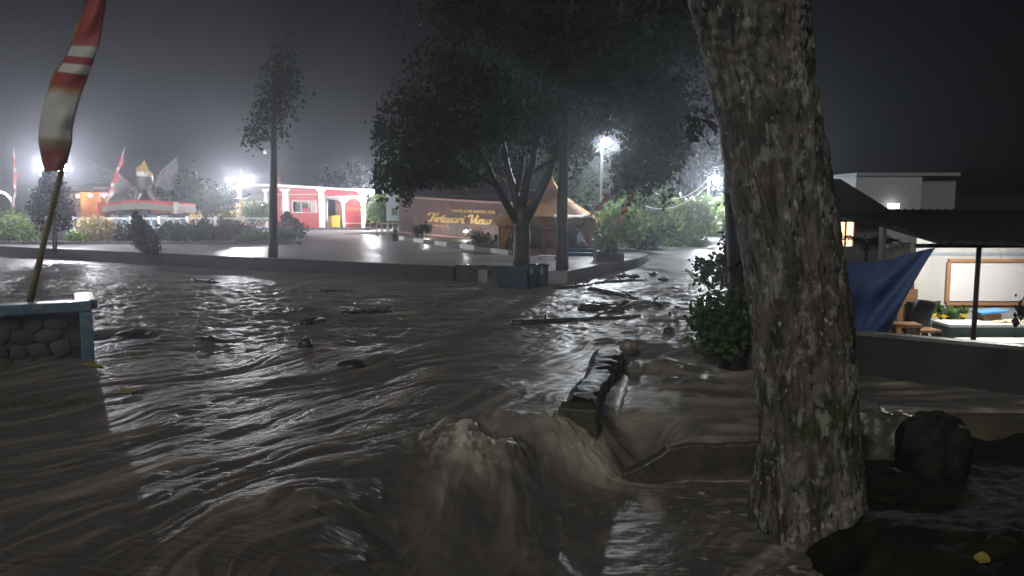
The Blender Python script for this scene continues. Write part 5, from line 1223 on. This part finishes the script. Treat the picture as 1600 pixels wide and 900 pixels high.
# two parked scooters under the tent, seen as dark shapes
def scooter(label, px, D_, flip=1):
    g = Vector((W(px, 400, D_).x, D_, 0.38)); t = thing('motorbike', label, 'motorbike', g, 'bikes under the tent')
    for k in (-1, 1):
        wpts = [g + Vector((flip * k * 0.42 + 0.2 * math.cos(a), 0, 0.22 + 0.2 * math.sin(a))) for a in np.linspace(0, 2 * math.pi, 15)]
        w = MB().tube(wpts, 0.045, 6, cap=False).build('wheel', M_DARKM, t)
    MB().tube([g + Vector((flip * -0.5, 0, 0.5)), g + Vector((flip * -0.2, 0, 0.46)), g + Vector((flip * 0.1, 0, 0.3)), g + Vector((flip * 0.3, 0, 0.35)), g + Vector((flip * 0.36, 0, 0.8))], [0.07, 0.13, 0.11, 0.10, 0.07], 9).build('body', mat('dark_blue_bike', (0.02, 0.03, 0.06), rough=0.3), t, smooth=True)
    MB().box(g + Vector((flip * -0.25, 0, 0.62)), (0.5, 0.2, 0.09)).build('seat', M_DARKM, t, bevel=0.03)
    MB().tube([g + Vector((flip * 0.34, -0.28, 0.86)), g + Vector((flip * 0.38, 0, 0.82)), g + Vector((flip * 0.34, 0.28, 0.86))], 0.02, 6).build('handlebar', M_GALV, t)
    MB().ball(g + Vector((flip * 0.42, 0, 0.74)), 0.07, 8, 6).build('headlight', M_WHITE, t)
scooter('dark motorbike behind the left tent curtain', 790, 33.2)
scooter('dark motorbike half hidden left of the forked trunk', 806, 33.9, -1)

# ------------------------------------------------------------------ plants and trees along the road on the right and behind
bush('bright green leafy shrub right of the tall lamp pole', 965, 395, 33, 2.2, 2.2, 2200, L_LIGHT, 0.15, 121)
bush('broad-leaved light plant on the slope left of the dark leaning pole', 1025, 392, 37, 2.6, 1.6, 1800, L_GREEN, 0.2, 122)
bush('lamp-lit banana-like plant right of the dark leaning pole', 1082, 385, 39, 2.3, 2.4, 1700, L_LIGHT, 0.26, 123)
bush('tall lit shrub just under the road lamp', 1112, 380, 42, 2.0, 2.6, 1700, L_LIGHT, 0.18, 124)
bush('low grass-like shrub along the road verge', 1062, 396, 36, 2.8, 0.8, 1100, L_GREEN, 0.15, 125)
bush('dark shrub on the slope behind the brown planter box', 1000, 398, 34.5, 2.0, 1.2, 1100, L_DARK, 0.15, 126)
for k, (px, py, D_, w, h, lab) in enumerate((
        (690, 330, 58, 7.0, 6.5, 'dim background tree above the left part of the sign wall'), (770, 330, 56, 6.0, 7.0, 'dim background tree above the right part of the sign wall'),
        (900, 360, 46, 4.5, 6.0, 'background tree right behind the tent peak'), (990, 370, 46, 5.0, 5.0, 'background tree behind the tall lamp pole'),
        (1060, 372, 52, 6.0, 6.5, 'hazy background tree behind the dark leaning pole'), (1165, 372, 48, 6.0, 6.5, 'background tree behind the fern-clad trunk'),
        (290, 346, 56, 3.0, 3.3, 'dark round tree between eagle statue and yellow-lit stall'), (335, 346, 58, 2.6, 2.4, 'small dark tree in front of the cream-lit stall'),
        (570, 345, 84, 12, 6.5, 'distant hazy tree behind the pavilion roof'))):
    b0 = W(px, py, D_); b0.z = max(0.35, min(b0.z, 1.6)); t = thing('background_tree', lab, 'tree', b0)
    s = MB(); s.tube([b0 + Vector((0, 0, -0.5)), b0 + Vector((0.1, 0, h * .35)), b0 + Vector((-0.1, 0, h * .75))], [0.18, 0.13, 0.05], 8)
    s.build('trunk', M_BARKD, t, smooth=True)
    for q in range(4):
        a = random.uniform(0, 6.28); MB().tube(curve_pts(b0 + Vector((0, 0, h * random.uniform(.3, .5))), b0 + Vector((math.cos(a) * w * .35, math.sin(a) * w * .3, h * random.uniform(.65, .85))), 0.1, 0, 5), [0.08, 0.06, 0.05, 0.035, 0.02], 6).build('limb', M_BARKD, t)
    P = clumps((b0.x, b0.y, b0.z + h * 0.62), (w / 2, w / 2.6, h * 0.40), int(26 + w * 9), 48, 0.32, 200 + k, 0.25)
    leaf_object('crown', L_GREEN if k in (2, 3) else L_DARK, t, P, 0.24, 0.4, seed=230 + k)

# ------------------------------------------------------------------ house and canopy on the right
def house():
    # low wall in front of the terrace
    a, b = W(1312, 516, 10.6), W(1760, 552, 8.75)
    t = thing('low_wall', 'dark low wall in front of the white terrace on the right', 'wall', (a.x, a.y, -0.7))
    u = Vector((b.x - a.x, b.y - a.y, 0)).normalized(); n = Vector((u.y, -u.x, 0))
    MB().prism([Vector((a.x, a.y, -0.7)), Vector((b.x, b.y, -0.7)), Vector((b.x, b.y, -0.7)) - n * .16, Vector((a.x, a.y, -0.7)) - n * .16], (0, 0, a.z + 0.7 - 0.05)).build('wall', mat('dark_low_wall', (0.034, 0.034, 0.037), (0.020, 0.020, 0.022), rough=0.6, scale=1.6, bump=0.3), t)
    MB().prism([Vector((a.x, a.y, a.z - 0.048)) + n * .015, Vector((b.x, b.y, a.z - 0.048)) + n * .015, Vector((b.x, b.y, a.z - .048)) - n * .18, Vector((a.x, a.y, a.z - .048)) - n * .18], (0, 0, 0.048)).build('cap', M_CONC, t)
    # house
    D_ = 14.2; zf = -0.55
    h = thing('white_house', 'white-walled house with open terrace on the right', 'house', (W(1520, 500, D_).x, D_, zf))
    xl, xr = W(1431, 400, D_).x, W(1820, 400, D_).x
    MB().box(((xl + xr) / 2, D_ + 0.1, (zf + 2.0) / 2), (xr - xl, 0.2, 2.0 - zf)).build('wall', M_OFFW, h)
    MB().box(((xl + xr) / 2 - 0.3, (D_ + 10.4) / 2, zf - 0.1), (xr - xl + 1.6, D_ - 10.5, 0.2)).build('terrace_floor', M_CONC, h)
    xs0 = W(1384, 400, D_ + 1.2).x
    MB().box(((xs0 + xl) / 2 - 0.02, D_ + 1.3, (zf + 1.95) / 2), (xl - xs0 + 0.1, 0.18, 1.95 - zf)).build('side_wall', M_CONC, h)
    MB().box((W(1418, 470, D_ - .1).x, D_ - 0.08, zf + 0.62), (S(30, D_), 0.06, 1.24)).build('door', M_WOOD, h)
    # canopy roof: corrugated sheet, low in front
    e0, e1 = W(1446, 378, 10.9), W(1800, 378, 10.3)
    r0, r1 = W(1318, 338, 13.0), W(1800, 328, 15.2); mid = W(1395, 347, 12.2)
    rows = []; nxs = 230; e1 = Vector((13.0, 10.3, 1.66))
    for i in range(14):
        v = i / 13; row = []
        for j in range(nxs):
            s_ = j / (nxs - 1); x = r0.x + (e1.x - r0.x) * s_
            ye = np.interp(x, [r0.x, mid.x, e0.x, e1.x], [12.7, 12.0, 10.9, 10.5]); ze = np.interp(x, [r0.x, mid.x, e0.x, e1.x], [2.00, 1.93, 1.70, 1.66])
            yb, zb = 15.0, 2.17
            row.append((x, ye + (yb - ye) * v, ze + (zb - ze) * v + 0.018 * math.sin(x * 2 * math.pi / 0.16)))
        rows.append(row)
    MB().grid(rows).build('roof', M_ROOF, h, smooth=True, thick=0.02)
    bz = W(1500, 384, 11.2).z
    MB().box(((e0.x + e1.x) / 2, 11.2, bz), (e1.x - e0.x, 0.06, 0.06)).build('eave_beam', M_DARKM, h)
    px_ = W(1530, 384, 11.15).x
    MB().tube([Vector((px_, 11.15, zf)), Vector((px_, 11.15, bz + 0.1))], 0.035, 9).build('pole', M_DARKM, h)
    # framed board
    ax, bx = W(1479, 440, D_).x, W(1690, 440, D_).x; za, zb = W(1500, 474, D_).z, W(1500, 407, D_).z
    bd = MB().box(((ax + bx) / 2, D_ - 0.025, (za + zb) / 2), (bx - ax - 0.1, 0.03, zb - za - 0.1)).build('white_board', M_BOARD, h)
    for zz in (za, zb): MB().box(((ax + bx) / 2, D_ - 0.035, zz), (bx - ax, 0.055, 0.06)).build('board_frame', M_PLANK, bd)
    for xx in (ax, bx): MB().box((xx, D_ - 0.034, (za + zb) / 2), (0.06, 0.05, zb - za - 0.062)).build('board_frame', M_PLANK, bd)
    # crossbeam of pale paint below the roof
    MB().box(((xl + xr) / 2, D_ - 0.03, W(1500, 396, D_).z), (xr - xl - 0.1, 0.05, 0.05)).build('rail', mat('pale_blue_rail', (0.38, 0.45, 0.5), rough=0.5), h)
    # lit tube under the canopy
    MB().box((W(1560, 400, 12.4).x, 12.4, 1.80), (1.2, 0.06, 0.05)).build('ceiling_tube', glow('canopy_tube', (1.0, 0.97, 0.93), 130), h)
    # dark green counter, white ledge
    x0, x1 = W(1477, 500, 12.6).x, W(1760, 500, 12.6).x
    t = thing('counter', 'dark green counter with white edges on the terrace', 'counter', ((x0 + x1) / 2, 12.6, zf))
    zt = W(1500, 507, 12.6).z
    MB().box(((x0 + x1) / 2, 12.75, (zt + zf) / 2), (x1 - x0, 0.5, zt - zf - 0.04)).build('body', M_GREEN, t)
    MB().box(((x0 + x1) / 2, 12.72, zt), (x1 - x0 + 0.05, 0.62, 0.04)).build('top', M_WHITE, t)
    for k in range(3):
        MB().box((x0 + (x1 - x0) * (k + .5) / 3, 12.1, W(1500, 529, 12.1).z - 0.05), ((x1 - x0) / 3 - 0.03, 0.5, 0.05)).build('bench_board', M_WHITE, t)
    MB().box(((x0 + x1) / 2, 12.1, W(1500, 529, 12.1).z / 2 - 0.32), (x1 - x0 - 0.3, 0.12, 0.38)).build('bench_support', M_KERB, t)
    # yellow-edged table with things
    tb = thing('table', 'yellow-edged wooden table against the terrace board', 'table', (W(1490, 500, 12.9).x, 12.9, zf))
    zt = W(1490, 497, 12.9).z; x0, x1 = W(1455, 497, 12.9).x, W(1525, 497, 12.9).x
    MB().box(((x0 + x1) / 2, 13.4, zt), (x1 - x0, 0.5, 0.05)).build('table_top', M_YEL, tb)
    for a_ in (0.06, 0.94):
        for q in (13.2, 13.6): MB().box((x0 + (x1 - x0) * a_, q, (zt + zf) / 2), (0.05, 0.05, zt - zf)).build('leg', M_DARKM, tb)
    MB().tube([Vector((x0, 13.25, zf + .25)), Vector((x0 + .5, 13.25, zt - .1))], 0.018, 6).build('brace', M_DARKM, tb); MB().tube([Vector((x0 + .5, 13.26, zf + .25)), Vector((x0, 13.26, zt - .1))], 0.018, 6).build('brace', M_DARKM, tb)
    # heap of greens
    P = np.array([[W(1478 + random.gauss(0, 11), 490, 13.3).x, 13.3 + random.gauss(0, .08), zt + 0.05 + abs(random.gauss(0, .03))] for _ in range(160)])
    t = thing('vegetable_heap', 'heap of dark leafy greens lying on the yellow-edged table', 'vegetables', (W(1478, 490, 13.3).x, 13.3, zt + .03))
    leaf_object('leaves', L_GREEN, t, P, 0.14, 0.2, seed=140)
    # chair with dark cloth
    c0 = Vector((W(1441, 500, 12.3).x, 12.3, zf)); t = thing('chair', 'chair draped with a dark grey cloth beside the blue tarpaulin', 'chair', c0)
    zs = W(1441, 515, 12.3).z
    MB().box(c0 + Vector((0, 0, zs - zf)), (0.42, 0.42, 0.05)).build('seat', M_PLANK, t, bevel=0.01)
    for a_ in (-1, 1):
        for q in (-1, 1): MB().box(c0 + Vector((a_ * .18, q * .18, (zs - zf) / 2)), (0.04, 0.04, zs - zf - .05)).build('leg', M_DARKM, t)
    MB().box(c0 + Vector((0, 0.20, zs - zf + .2)), (0.4, 0.05, 0.4)).build('backrest', M_WOOD, t)
    rows = [[c0 + Vector((-0.25 + 0.5 * f + .03 * math.sin(i), 0.12 - 0.08 * math.sin(f * 9 + i * .7) - .05 * abs(i - 3) / 3, zs - zf + 0.45 - 0.085 * i + 0.03 * math.sin(math.pi * f))) for f in np.linspace(0, 1, 14)] for i in range(7)]
    MB().grid(rows).build('draped_cloth', M_CLOTHD, t, smooth=True, thick=0.012)
    # cardboard box with blue lid
    c0 = Vector((W(1543, 505, 13.0).x, 13.0, W(1543, 507, 12.9).z)); t = thing('cardboard_box', 'brown box with tilted sky-blue lid on the green counter', 'box', c0)
    MB().box(c0 + Vector((0, 0, 0.10)), (0.30, 0.26, 0.18)).build('body', M_WOOD, t); MB().box(c0 + Vector((0.02, 0, 0.215)), (0.46, 0.34, 0.03), ry=-0.10).build('lid', M_SKYB, t)
    # orange bench seat
    c0 = Vector((W(1408, 512, 11.8).x, 11.8, zf)); t = thing('bench', 'orange wooden bench end showing beneath the blue tarpaulin', 'bench', c0)
    zs = W(1408, 507, 11.8).z
    MB().box(c0 + Vector((0, 0, zs - zf)), (0.5, 0.35, 0.05), rz=-0.2).build('seat', M_PLANK, t)
    for a_ in (-1, 1): MB().box(c0 + Vector((a_ * .2, 0, (zs - zf) / 2)), (0.05, 0.3, zs - zf - .05)).build('leg', M_WOOD, t)
    # small papers on the counter
    pp_ = thing('paper_heap', 'crumpled pale papers lying on the green counter', 'papers', (W(1560, 505, 12.7).x, 12.7, W(1560, 506, 12.7).z))
    m = MB(); 
    for k in range(9):
        c = Vector((W(1558 + 4 * k, 505, 12.7).x, 12.68 + random.uniform(-.1, .1), W(1560, 506.5, 12.7).z + 0.045 + 0.01 * k % 3 * .3)); a_ = random.uniform(0, 3)
        m.box(c, (0.16, 0.11, 0.012), rz=a_, rx=random.uniform(-.3, .3), jit=0.008)
    m.build('sheet', M_CREAM, pp_)
house()
def tarp():
    top = [(1300, 412), (1345, 408), (1395, 402), (1438, 393), (1461, 391)]
    bot = [(1300, 512), (1325, 516), (1348, 519), (1366, 521), (1384, 524)]
    n = 44; m_ = 30; rows = []
    for i in range(n):
        v = i / (n - 1); row = []
        for j in range(m_):
            s_ = j / (m_ - 1) * 4; k = min(int(s_), 3); f = s_ - k
            a = Vector(top[k]).lerp(Vector(top[k + 1]), f); b = Vector(bot[k]).lerp(Vector(bot[k + 1]), f); p = a.lerp(b, v)
            p.x += 12 * math.sin(math.pi * v) * (j / m_) * -0.4
            dd = 11.15 + 0.10 * math.sin(7 * v + 2.2 * j / m_ * 3) * (0.3 + v) + 0.05 * math.sin(17 * (j / m_) + 5 * v) - 0.25 * math.sin(math.pi * v)
            p.y += 3 * math.sin(4 * v + 5 * j / m_)
            row.append(W(p.x, p.y, dd))
        rows.append(row)
    b0 = W(1370, 522, 11.1)
    t = thing('tarpaulin', 'blue tarpaulin hung from the canopy corner beside the huge trunk', 'tarpaulin', b0)
    MB().grid(rows).build('sheet', M_TARP, t, smooth=True, thick=0.006)
    e = rows[0][-1]; MB().tube([e, e + Vector((0.02, 0.1, 0.12))], 0.008, 6).build('tie_rope', M_WHITE, t)
tarp()
# buildings behind
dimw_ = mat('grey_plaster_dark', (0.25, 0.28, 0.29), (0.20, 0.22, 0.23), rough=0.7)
b0 = Vector((W(1420, 330, 27).x, 27, 0)); t = thing('pale_building', 'pale grey upper storey rising behind the dark canopy roof', 'building', b0)
x0, xm, x1 = W(1337, 300, 27).x, W(1440, 300, 27).x, W(1497, 300, 27).x; zt = W(1400, 275, 27).z
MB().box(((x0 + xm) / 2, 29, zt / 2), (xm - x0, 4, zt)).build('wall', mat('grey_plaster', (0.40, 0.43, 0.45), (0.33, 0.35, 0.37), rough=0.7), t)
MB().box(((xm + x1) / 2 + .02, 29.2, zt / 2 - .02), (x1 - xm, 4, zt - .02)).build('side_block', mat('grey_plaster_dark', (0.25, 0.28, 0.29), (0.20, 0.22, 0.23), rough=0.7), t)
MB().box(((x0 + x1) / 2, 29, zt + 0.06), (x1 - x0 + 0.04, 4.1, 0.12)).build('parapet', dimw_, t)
MB().box((W(1352, 321, 26.9).x, 26.97, W(1352, 321, 26.9).z), (0.32, 0.05, 0.12)).build('vent', M_DARKM, t)
sg = W(1396, 322, 26.8)
MB().box(sg, (0.36, 0.10, 0.18)).build('lit_sign_box', glow('lit_white_sign', (1.0, 0.86, 0.84), 2.2), t)
b0 = Vector((W(1320, 360, 19).x, 19.2, -0.3)); t = thing('neighbour_house', 'dim house with a warm lit window beside the huge trunk', 'house', b0)
x0, x1 = W(1240, 360, 19).x, W(1384, 360, 19).x; zt = W(1320, 342, 19).z
wx0, wx1 = W(1308, 360, 19).x, W(1336, 360, 19).x; wz0, wz1 = W(1320, 385, 19).z, W(1320, 347, 19).z
dimw = mat('dim_grey_wall', (0.22, 0.22, 0.23), (0.15, 0.15, 0.16), rough=0.7)
m = MB(); m.box(((x0 + wx0) / 2, 19.1, (zt - .3) / 2), (wx0 - x0, 0.2, zt + .3)); m.box(((x1 + wx1) / 2, 19.1, (zt - .3) / 2), (x1 - wx1, 0.2, zt + .3)); m.box(((wx0 + wx1) / 2, 19.1, (wz0 - .3) / 2), (wx1 - wx0, 0.2, wz0 + .3)); m.box(((wx0 + wx1) / 2, 19.1, (wz1 + zt) / 2), (wx1 - wx0, 0.2, zt - wz1))
m.build('wall', dimw, t)
wd = MB(); wd.box((wx0, 19.02, (wz0 + wz1) / 2), (0.05, 0.06, wz1 - wz0)); wd.box((wx1, 19.02, (wz0 + wz1) / 2), (0.05, 0.06, wz1 - wz0)); wd.box(((wx0 + wx1) / 2, 19.03, (wz0 + wz1) / 2), (0.03, 0.05, wz1 - wz0))
wd = wd.build('window', M_WOOD, t)
MB().box(((wx0 + wx1) / 2, 19.12, (wz0 + wz1) / 2), (wx1 - wx0, 0.03, wz1 - wz0)).build('pane', glow('warm_lit_window', (1.0, 0.62, 0.36), 1.3), wd)
MB().prism([Vector((x0 - .2, 18.6, zt)), Vector((x1 + .1, 18.6, zt)), Vector((x1 + .1, 22, zt + 1.0)), Vector((x0 - .2, 22, zt + 1.1))], (0, 0, .1)).build('roof', M_ROOF, t)
# palm-like plants before that house
def palm(label, px, py, D_, h, n, ln, seed):
    r = random.Random(seed); b0 = W(px, py, D_); t = thing('palm', label, 'palm', b0)
    MB().tube([b0 + Vector((0, 0, -0.4)), b0 + Vector((0, 0, h * .5))], [0.06, 0.04], 8).build('stem', M_BARKD, t)
    for k in range(n):
        a = 2 * math.pi * k / n + r.uniform(-.2, .2); m = MB(); c = b0 + Vector((0, 0, h * .5)); d = Vector((math.cos(a), math.sin(a), 0)); prev = c
        pts = [c + d * ln * u + Vector((0, 0, ln * (1.1 * u - 1.1 * u * u * r.uniform(.8, 1.2)))) for u in np.linspace(0, 1, 9)]
        m.tube(pts, [0.012 - .001 * i for i in range(9)], 5)
        sd = Vector((-d.y, d.x, 0))
        for i in range(1, 9):
            for s_ in (-1, 1):
                for q in (0, .5):
                    p = pts[i - 1].lerp(pts[i], q); l = 0.24 * ln * (1.1 - i / 10); e = p + sd * s_ * l + d * l * .5 + Vector((0, 0, -l * .5)); w = d * 0.018
                    m.add([p - w, p + w, e], [(0, 1, 2)])
        m.build('frond', L_BLACK, t)
palm('dark palm in front of the lit window beside the huge trunk', 1352, 418, 16.5, 0.9, 11, 0.75, 5)
palm('second dark palm against the concrete side wall of the house', 1372, 416, 17.2, 0.9, 9, 0.6, 6)
# leaf tips hanging at the right edge
tl = thing('hanging_plant', 'dark leaf spray hanging in front of the terrace at the right picture edge', 'plant', W(1600, 470, 8.4))
MB().tube([W(1640, 440, 8.4), W(1612, 455, 8.4), W(1596, 470, 8.4), W(1590, 495, 8.4)], [0.012, 0.01, 0.008, 0.004], 6).build('stem', M_BARKD, tl)
P = np.array([list(W(1594 + random.gauss(0, 5), 482 + random.gauss(0, 10), 8.4 + random.gauss(0, .03))) for _ in range(26)])
leaf_object('leaves', L_BLACK, tl, P, 0.10, 1.2, 0.24, seed=150)

# ------------------------------------------------------------------ walls, blocks and debris in the flood
def parapet():
    t = thing('broken_parapet', 'broken black wet concrete parapet sticking out of the flood', 'parapet', (0.95, 9.4, -0.6))
    a, b = Vector((0.74, 8.0, 0)), Vector((1.42, 10.9, 0)); u = (b - a).normalized(); n = Vector((u.y, -u.x, 0))
    N = 26; rows = []
    prof = [(-0.19, -0.9), (-0.195, 0.03), (-0.17, 0.12), (-0.10, 0.15), (0.10, 0.15), (0.165, 0.12), (0.19, 0.03), (0.18, -0.9)]
    for i in range(N):
        f = i / (N - 1); c = a.lerp(b, f); wdt_ = 1.0 - 0.12 * math.sin(f * 5)
        rows.append([c + n * (x * wdt_ + random.uniform(-.012, .012)) + Vector((0, 0, z + (0.04 * math.sin(f * 9) + random.uniform(-.012, .012) if z > 0 else 0))) for x, z in prof])
    m = MB().grid(rows); m.add(rows[0], [tuple(reversed(range(8)))]); m.add(rows[-1], [tuple(range(8))])
    m.build('beam', mat('wet_black_concrete', (0.022, 0.022, 0.022), (0.011, 0.011, 0.011), rough=0.45, scale=5, bump=0.6, rvar=0.22, spec=0.15), t, smooth=False, bevel=0.012)
    # mossy broken near end
    e = MB(); c = a - u * 0.06; 
    e.box(c + Vector((0, 0, -0.12)), (0.40, 0.20, 0.46), rz=-0.23, jit=0.03); e.build('broken_end', mat('mossy_end', (0.075, 0.072, 0.038), (0.04, 0.042, 0.026), rough=0.45, scale=9, bump=0.7), t, bevel=0.02)
parapet()
w0 = Vector((2.1, 7.62, -0.9)); t = thing('weir_wall', 'low dark weir wall between the parapet and the huge trunk', 'wall', w0)
wx_ = np.linspace(1.15, 2.75, 22)
wp_ = [(1.15, -0.9)] + [(float(x), float(np.interp(x, [1.15, 1.42, 1.6, 1.85, 2.75], [-0.54, -0.42, -0.29, -0.245, -0.22]) + random.uniform(-0.018, 0.012))) for x in wx_] + [(2.75, -0.9)]
MB().prism([Vector((x, 7.60 + 0.02 * x, z)) for x, z in wp_], (0, 0.15, 0)).build('wall', mat('weir_concrete', (0.10, 0.09, 0.074), (0.055, 0.05, 0.042), rough=0.35, scale=3.5, bump=0.6, rvar=.15), t, bevel=0.02)
r0 = Vector((5.0, 8.6, -0.9)); t = thing('retaining_wall', 'stained retaining wall under the stream at the right edge', 'wall', r0)
MB().box(Vector((6.1, 8.6, -0.60)), (6.2, 0.16, 0.84)).build('wall', mat('brown_stained_concrete', (0.13, 0.115, 0.08), (0.06, 0.055, 0.04), rough=0.45, scale=2.2, bump=0.4, rvar=.15), t, bevel=0.02)
def boulder(name, label, cat, c, size, matl, seed, n=18, m_=12, amp=0.16, boxy=0.0):
    r = random.Random(seed); b = MB().ball((0, 0, 0), 1.0, n, m_)
    v = np.array([list(p) for p in b.v])
    d = 1 + amp * fbm(v[:, 0] * 1.7 + seed, v[:, 1] * 1.7 + v[:, 2] * 1.3, 5)
    if boxy: v = v / (np.abs(v) ** (1 / (1 - boxy) + 1)).sum(1, keepdims=True) ** (1 / (1 / (1 - boxy) + 1))
    v = v * d[:, None] * np.array(size); b.v = [Vector(p) + Vector(c) for p in v]
    return rooted(b, name, matl, label, cat, c, smooth=True)
boulder('concrete_block', 'pale wet concrete block just right of the huge trunk base', 'block', W(1383, 690, 7.9), (0.26, 0.25, 0.33), mat('pale_wet_stone', (0.13, 0.13, 0.10), (0.04, 0.048, 0.03), rough=0.42, scale=4, bump=0.9, rvar=.2), 3, 40, 28, 0.26, boxy=0.72)
boulder('stone', 'small pale stone at the foot of the pale concrete block', 'stone', W(1392, 745, 7.4), (0.12, 0.12, 0.09), M_CONC, 9)
boulder('tree_stump', 'large dark rough stump standing right of the pale concrete block', 'stump', W(1459, 712, 7.5), (0.335, 0.32, 0.47), mat('black_stump', (0.022, 0.021, 0.015), (0.009, 0.009, 0.007), rough=0.7, scale=4, bump=1.0, spec=0.25), 41, 48, 34, 0.2, boxy=0.2)
DEB = (
    ('rock', 'black round rock poking out of the flood just below the glossy log', 478, 544, 0.05, (0.115, 0.10, 0.11)),
    ('rock', 'dark wet rock with a wake below the middle of the flood', 550, 572, 0.0, (0.22, 0.17, 0.09)),
    ('rock', 'small black rock near the right end of the flood', 1045, 521, 0.03, (0.10, 0.09, 0.09)),
    ('rock', 'pale brown rock at the far end of the broken parapet', 981, 548, 0.05, (0.13, 0.12, 0.14)))
for k, (nm, lab, px, py, dz, sz) in enumerate(DEB):
    c = G(px, py, 0.0); c.z += dz
    boulder(nm, lab, 'rock', c, sz, M_LOG if k < 3 else mat('pale_brown_rock', (0.20, 0.16, 0.11), (0.11, 0.09, 0.065), rough=0.35, scale=7, bump=.5), 20 + k)
def log(label, pa, pb, r, z=0.05, name='log', twigs=0, seed=0):
    rr_ = random.Random(seed); z -= 0.05; r *= 0.78; a, b = G(*pa, z), G(*pb, z); t = thing(name, label, 'driftwood', a.lerp(b, .5))
    pts = curve_pts(a, b, rr_.uniform(-.02, .06), rr_.uniform(-.06, .06), 9)
    MB().tube(pts, [r * (1 - 0.06 * i) for i in range(9)], 9, wob=0.14).build('stem', M_LOG, t, smooth=True)
    for k in range(twigs):
        p = pts[rr_.randrange(1, 8)]; e = p + Vector((rr_.uniform(-.5, .5), rr_.uniform(-.3, .3), rr_.uniform(.0, .22)))
        MB().tube(curve_pts(p, e, .03, .02, 5), [r * .4, r * .33, r * .25, r * .15, r * .06], 5).build('branch', M_LOG, t)
log('thick short log drifting below the long kerb wall', (500, 458), (552, 457), 0.15, 0.04, seed=1)
log('wet black log with a glossy end just above the black round rock', (474, 508), (506, 500), 0.11, 0.06, seed=2)
log('dark tangle of driftwood in the middle of the flood', (535, 493), (612, 489), 0.12, 0.06, twigs=9, seed=3)
log('long thin trunk lying across the flood towards the parapet', (800, 506), (1000, 494), 0.09, 0.08, twigs=3, seed=4)
log('long pole slanting across the water before the road', (922, 452), (1035, 478), 0.09, 0.10, twigs=2, seed=5)
log('brown root tangle where the pole and thin trunk meet', (905, 482), (975, 488), 0.12, 0.08, twigs=14, seed=6)
log('twiggy debris line at the edge of the road', (930, 443), (1010, 437), 0.06, 0.06, twigs=8, seed=7)
log('thin dark branch washed against the dark bins', (865, 450), (925, 445), 0.06, 0.08, twigs=6, seed=8)
log('small drift piece far left below the kerb wall', (300, 440), (345, 444), 0.10, 0.03, twigs=2, seed=9)
log('low dark drift stick left of the flood centre', (305, 530), (365, 535), 0.05, 0.06, twigs=2, seed=10)
log('broken branches sticking out beside the low roadside shrub', (1072, 422), (1100, 440), 0.07, 0.12, twigs=6, seed=11)
for k, (px, py) in enumerate(((935, 421), (972, 433), (990, 434), (1020, 430), (1036, 438))):
    c = G(px, py, 0.05); boulder('stone', ['dark stone on the road nearest the brown planter box', 'dark stone second from the planter box on the wet road', 'dark stone in the middle of the wet road row', 'dark stone fourth from the planter box on the wet road', 'dark stone at the right end of the wet road row'][k], 'stone', c + Vector((0, 0, .04)), (0.14 + .03 * (k % 3), 0.12, 0.07), M_LOG, 60 + k)
# floating leaves
def leaf(label, px, py, z, ln, rz, seed, D_=None):
    c = G(px, py, z) if D_ is None else W(px, py, D_); r = random.Random(seed); N = 9; rows = []
    for i in range(N):
        u = i / (N - 1); w = 0.36 * math.sin(math.pi * min(1, 0.06 + u * 0.94)) ** 0.8 * ln; row = []
        for j in range(7):
            s_ = j / 6 * 2 - 1; row.append(c + Vector(((u - .5) * ln * math.cos(rz) - s_ * w * math.sin(rz), (u - .5) * ln * math.sin(rz) + s_ * w * math.cos(rz), 0.03 + 0.10 * ln * abs(s_) + 0.12 * ln * math.sin(u * 3 + seed) + 0.12 * ln * (u - .5) ** 2)))
        rows.append(row)
    t = thing('fallen_leaf', label, 'leaf', c)
    o = MB().grid(rows).build('blade', L_FALLEN, t, smooth=True, thick=0.003); attr(o.data, 'tint', np.array([r.random() for _ in o.data.vertices]))
    MB().tube([rows[0][3], rows[0][3] + Vector((-ln * .3 * math.cos(rz), -ln * .3 * math.sin(rz), .02))], 0.004, 5).build('stalk', M_BAMB, t)
leaf('yellow fallen leaf floating nearest the stone planter', 146, 578, 0.02, 0.24, 0.2, 1)
leaf('small curled yellow leaf floating right of the stone planter', 216, 563, 0.04, 0.14, 1.0, 2)
leaf('yellow-green fallen leaf floating lowest of the three on the left water', 202, 615, 0.0, 0.24, -0.1, 3)
lp = min((G(1534, 880, z) for z in np.linspace(-0.6, 0.3, 90)), key=lambda p: abs(float(bank_h(np.array(p.x), np.array(p.y))) - p.z))
leaf('yellow fallen leaf on the dark bank in the lower right corner', 1534, 880, lp.z, 0.13, 0.9, 4)
# grass tuft line in the left foreground
gr = MB(); g0 = G(70, 634, 0.0)
for k in range(420):
    p = G(random.uniform(-60, 150), 634 + random.gauss(0, 4), -0.03); h = random.uniform(.03, .11); d = Vector((random.uniform(-.09, .09), random.uniform(-.05, .05), h))
    gr.add([p - Vector((.005, 0, 0)), p + Vector((.005, 0, 0)), p + d], [(0, 1, 2)])
go = gr.build('drowned_grass', L_GREEN); tag(go, 'strip of drowned green grass in the water below the stone planter', 'grass', kind='stuff')
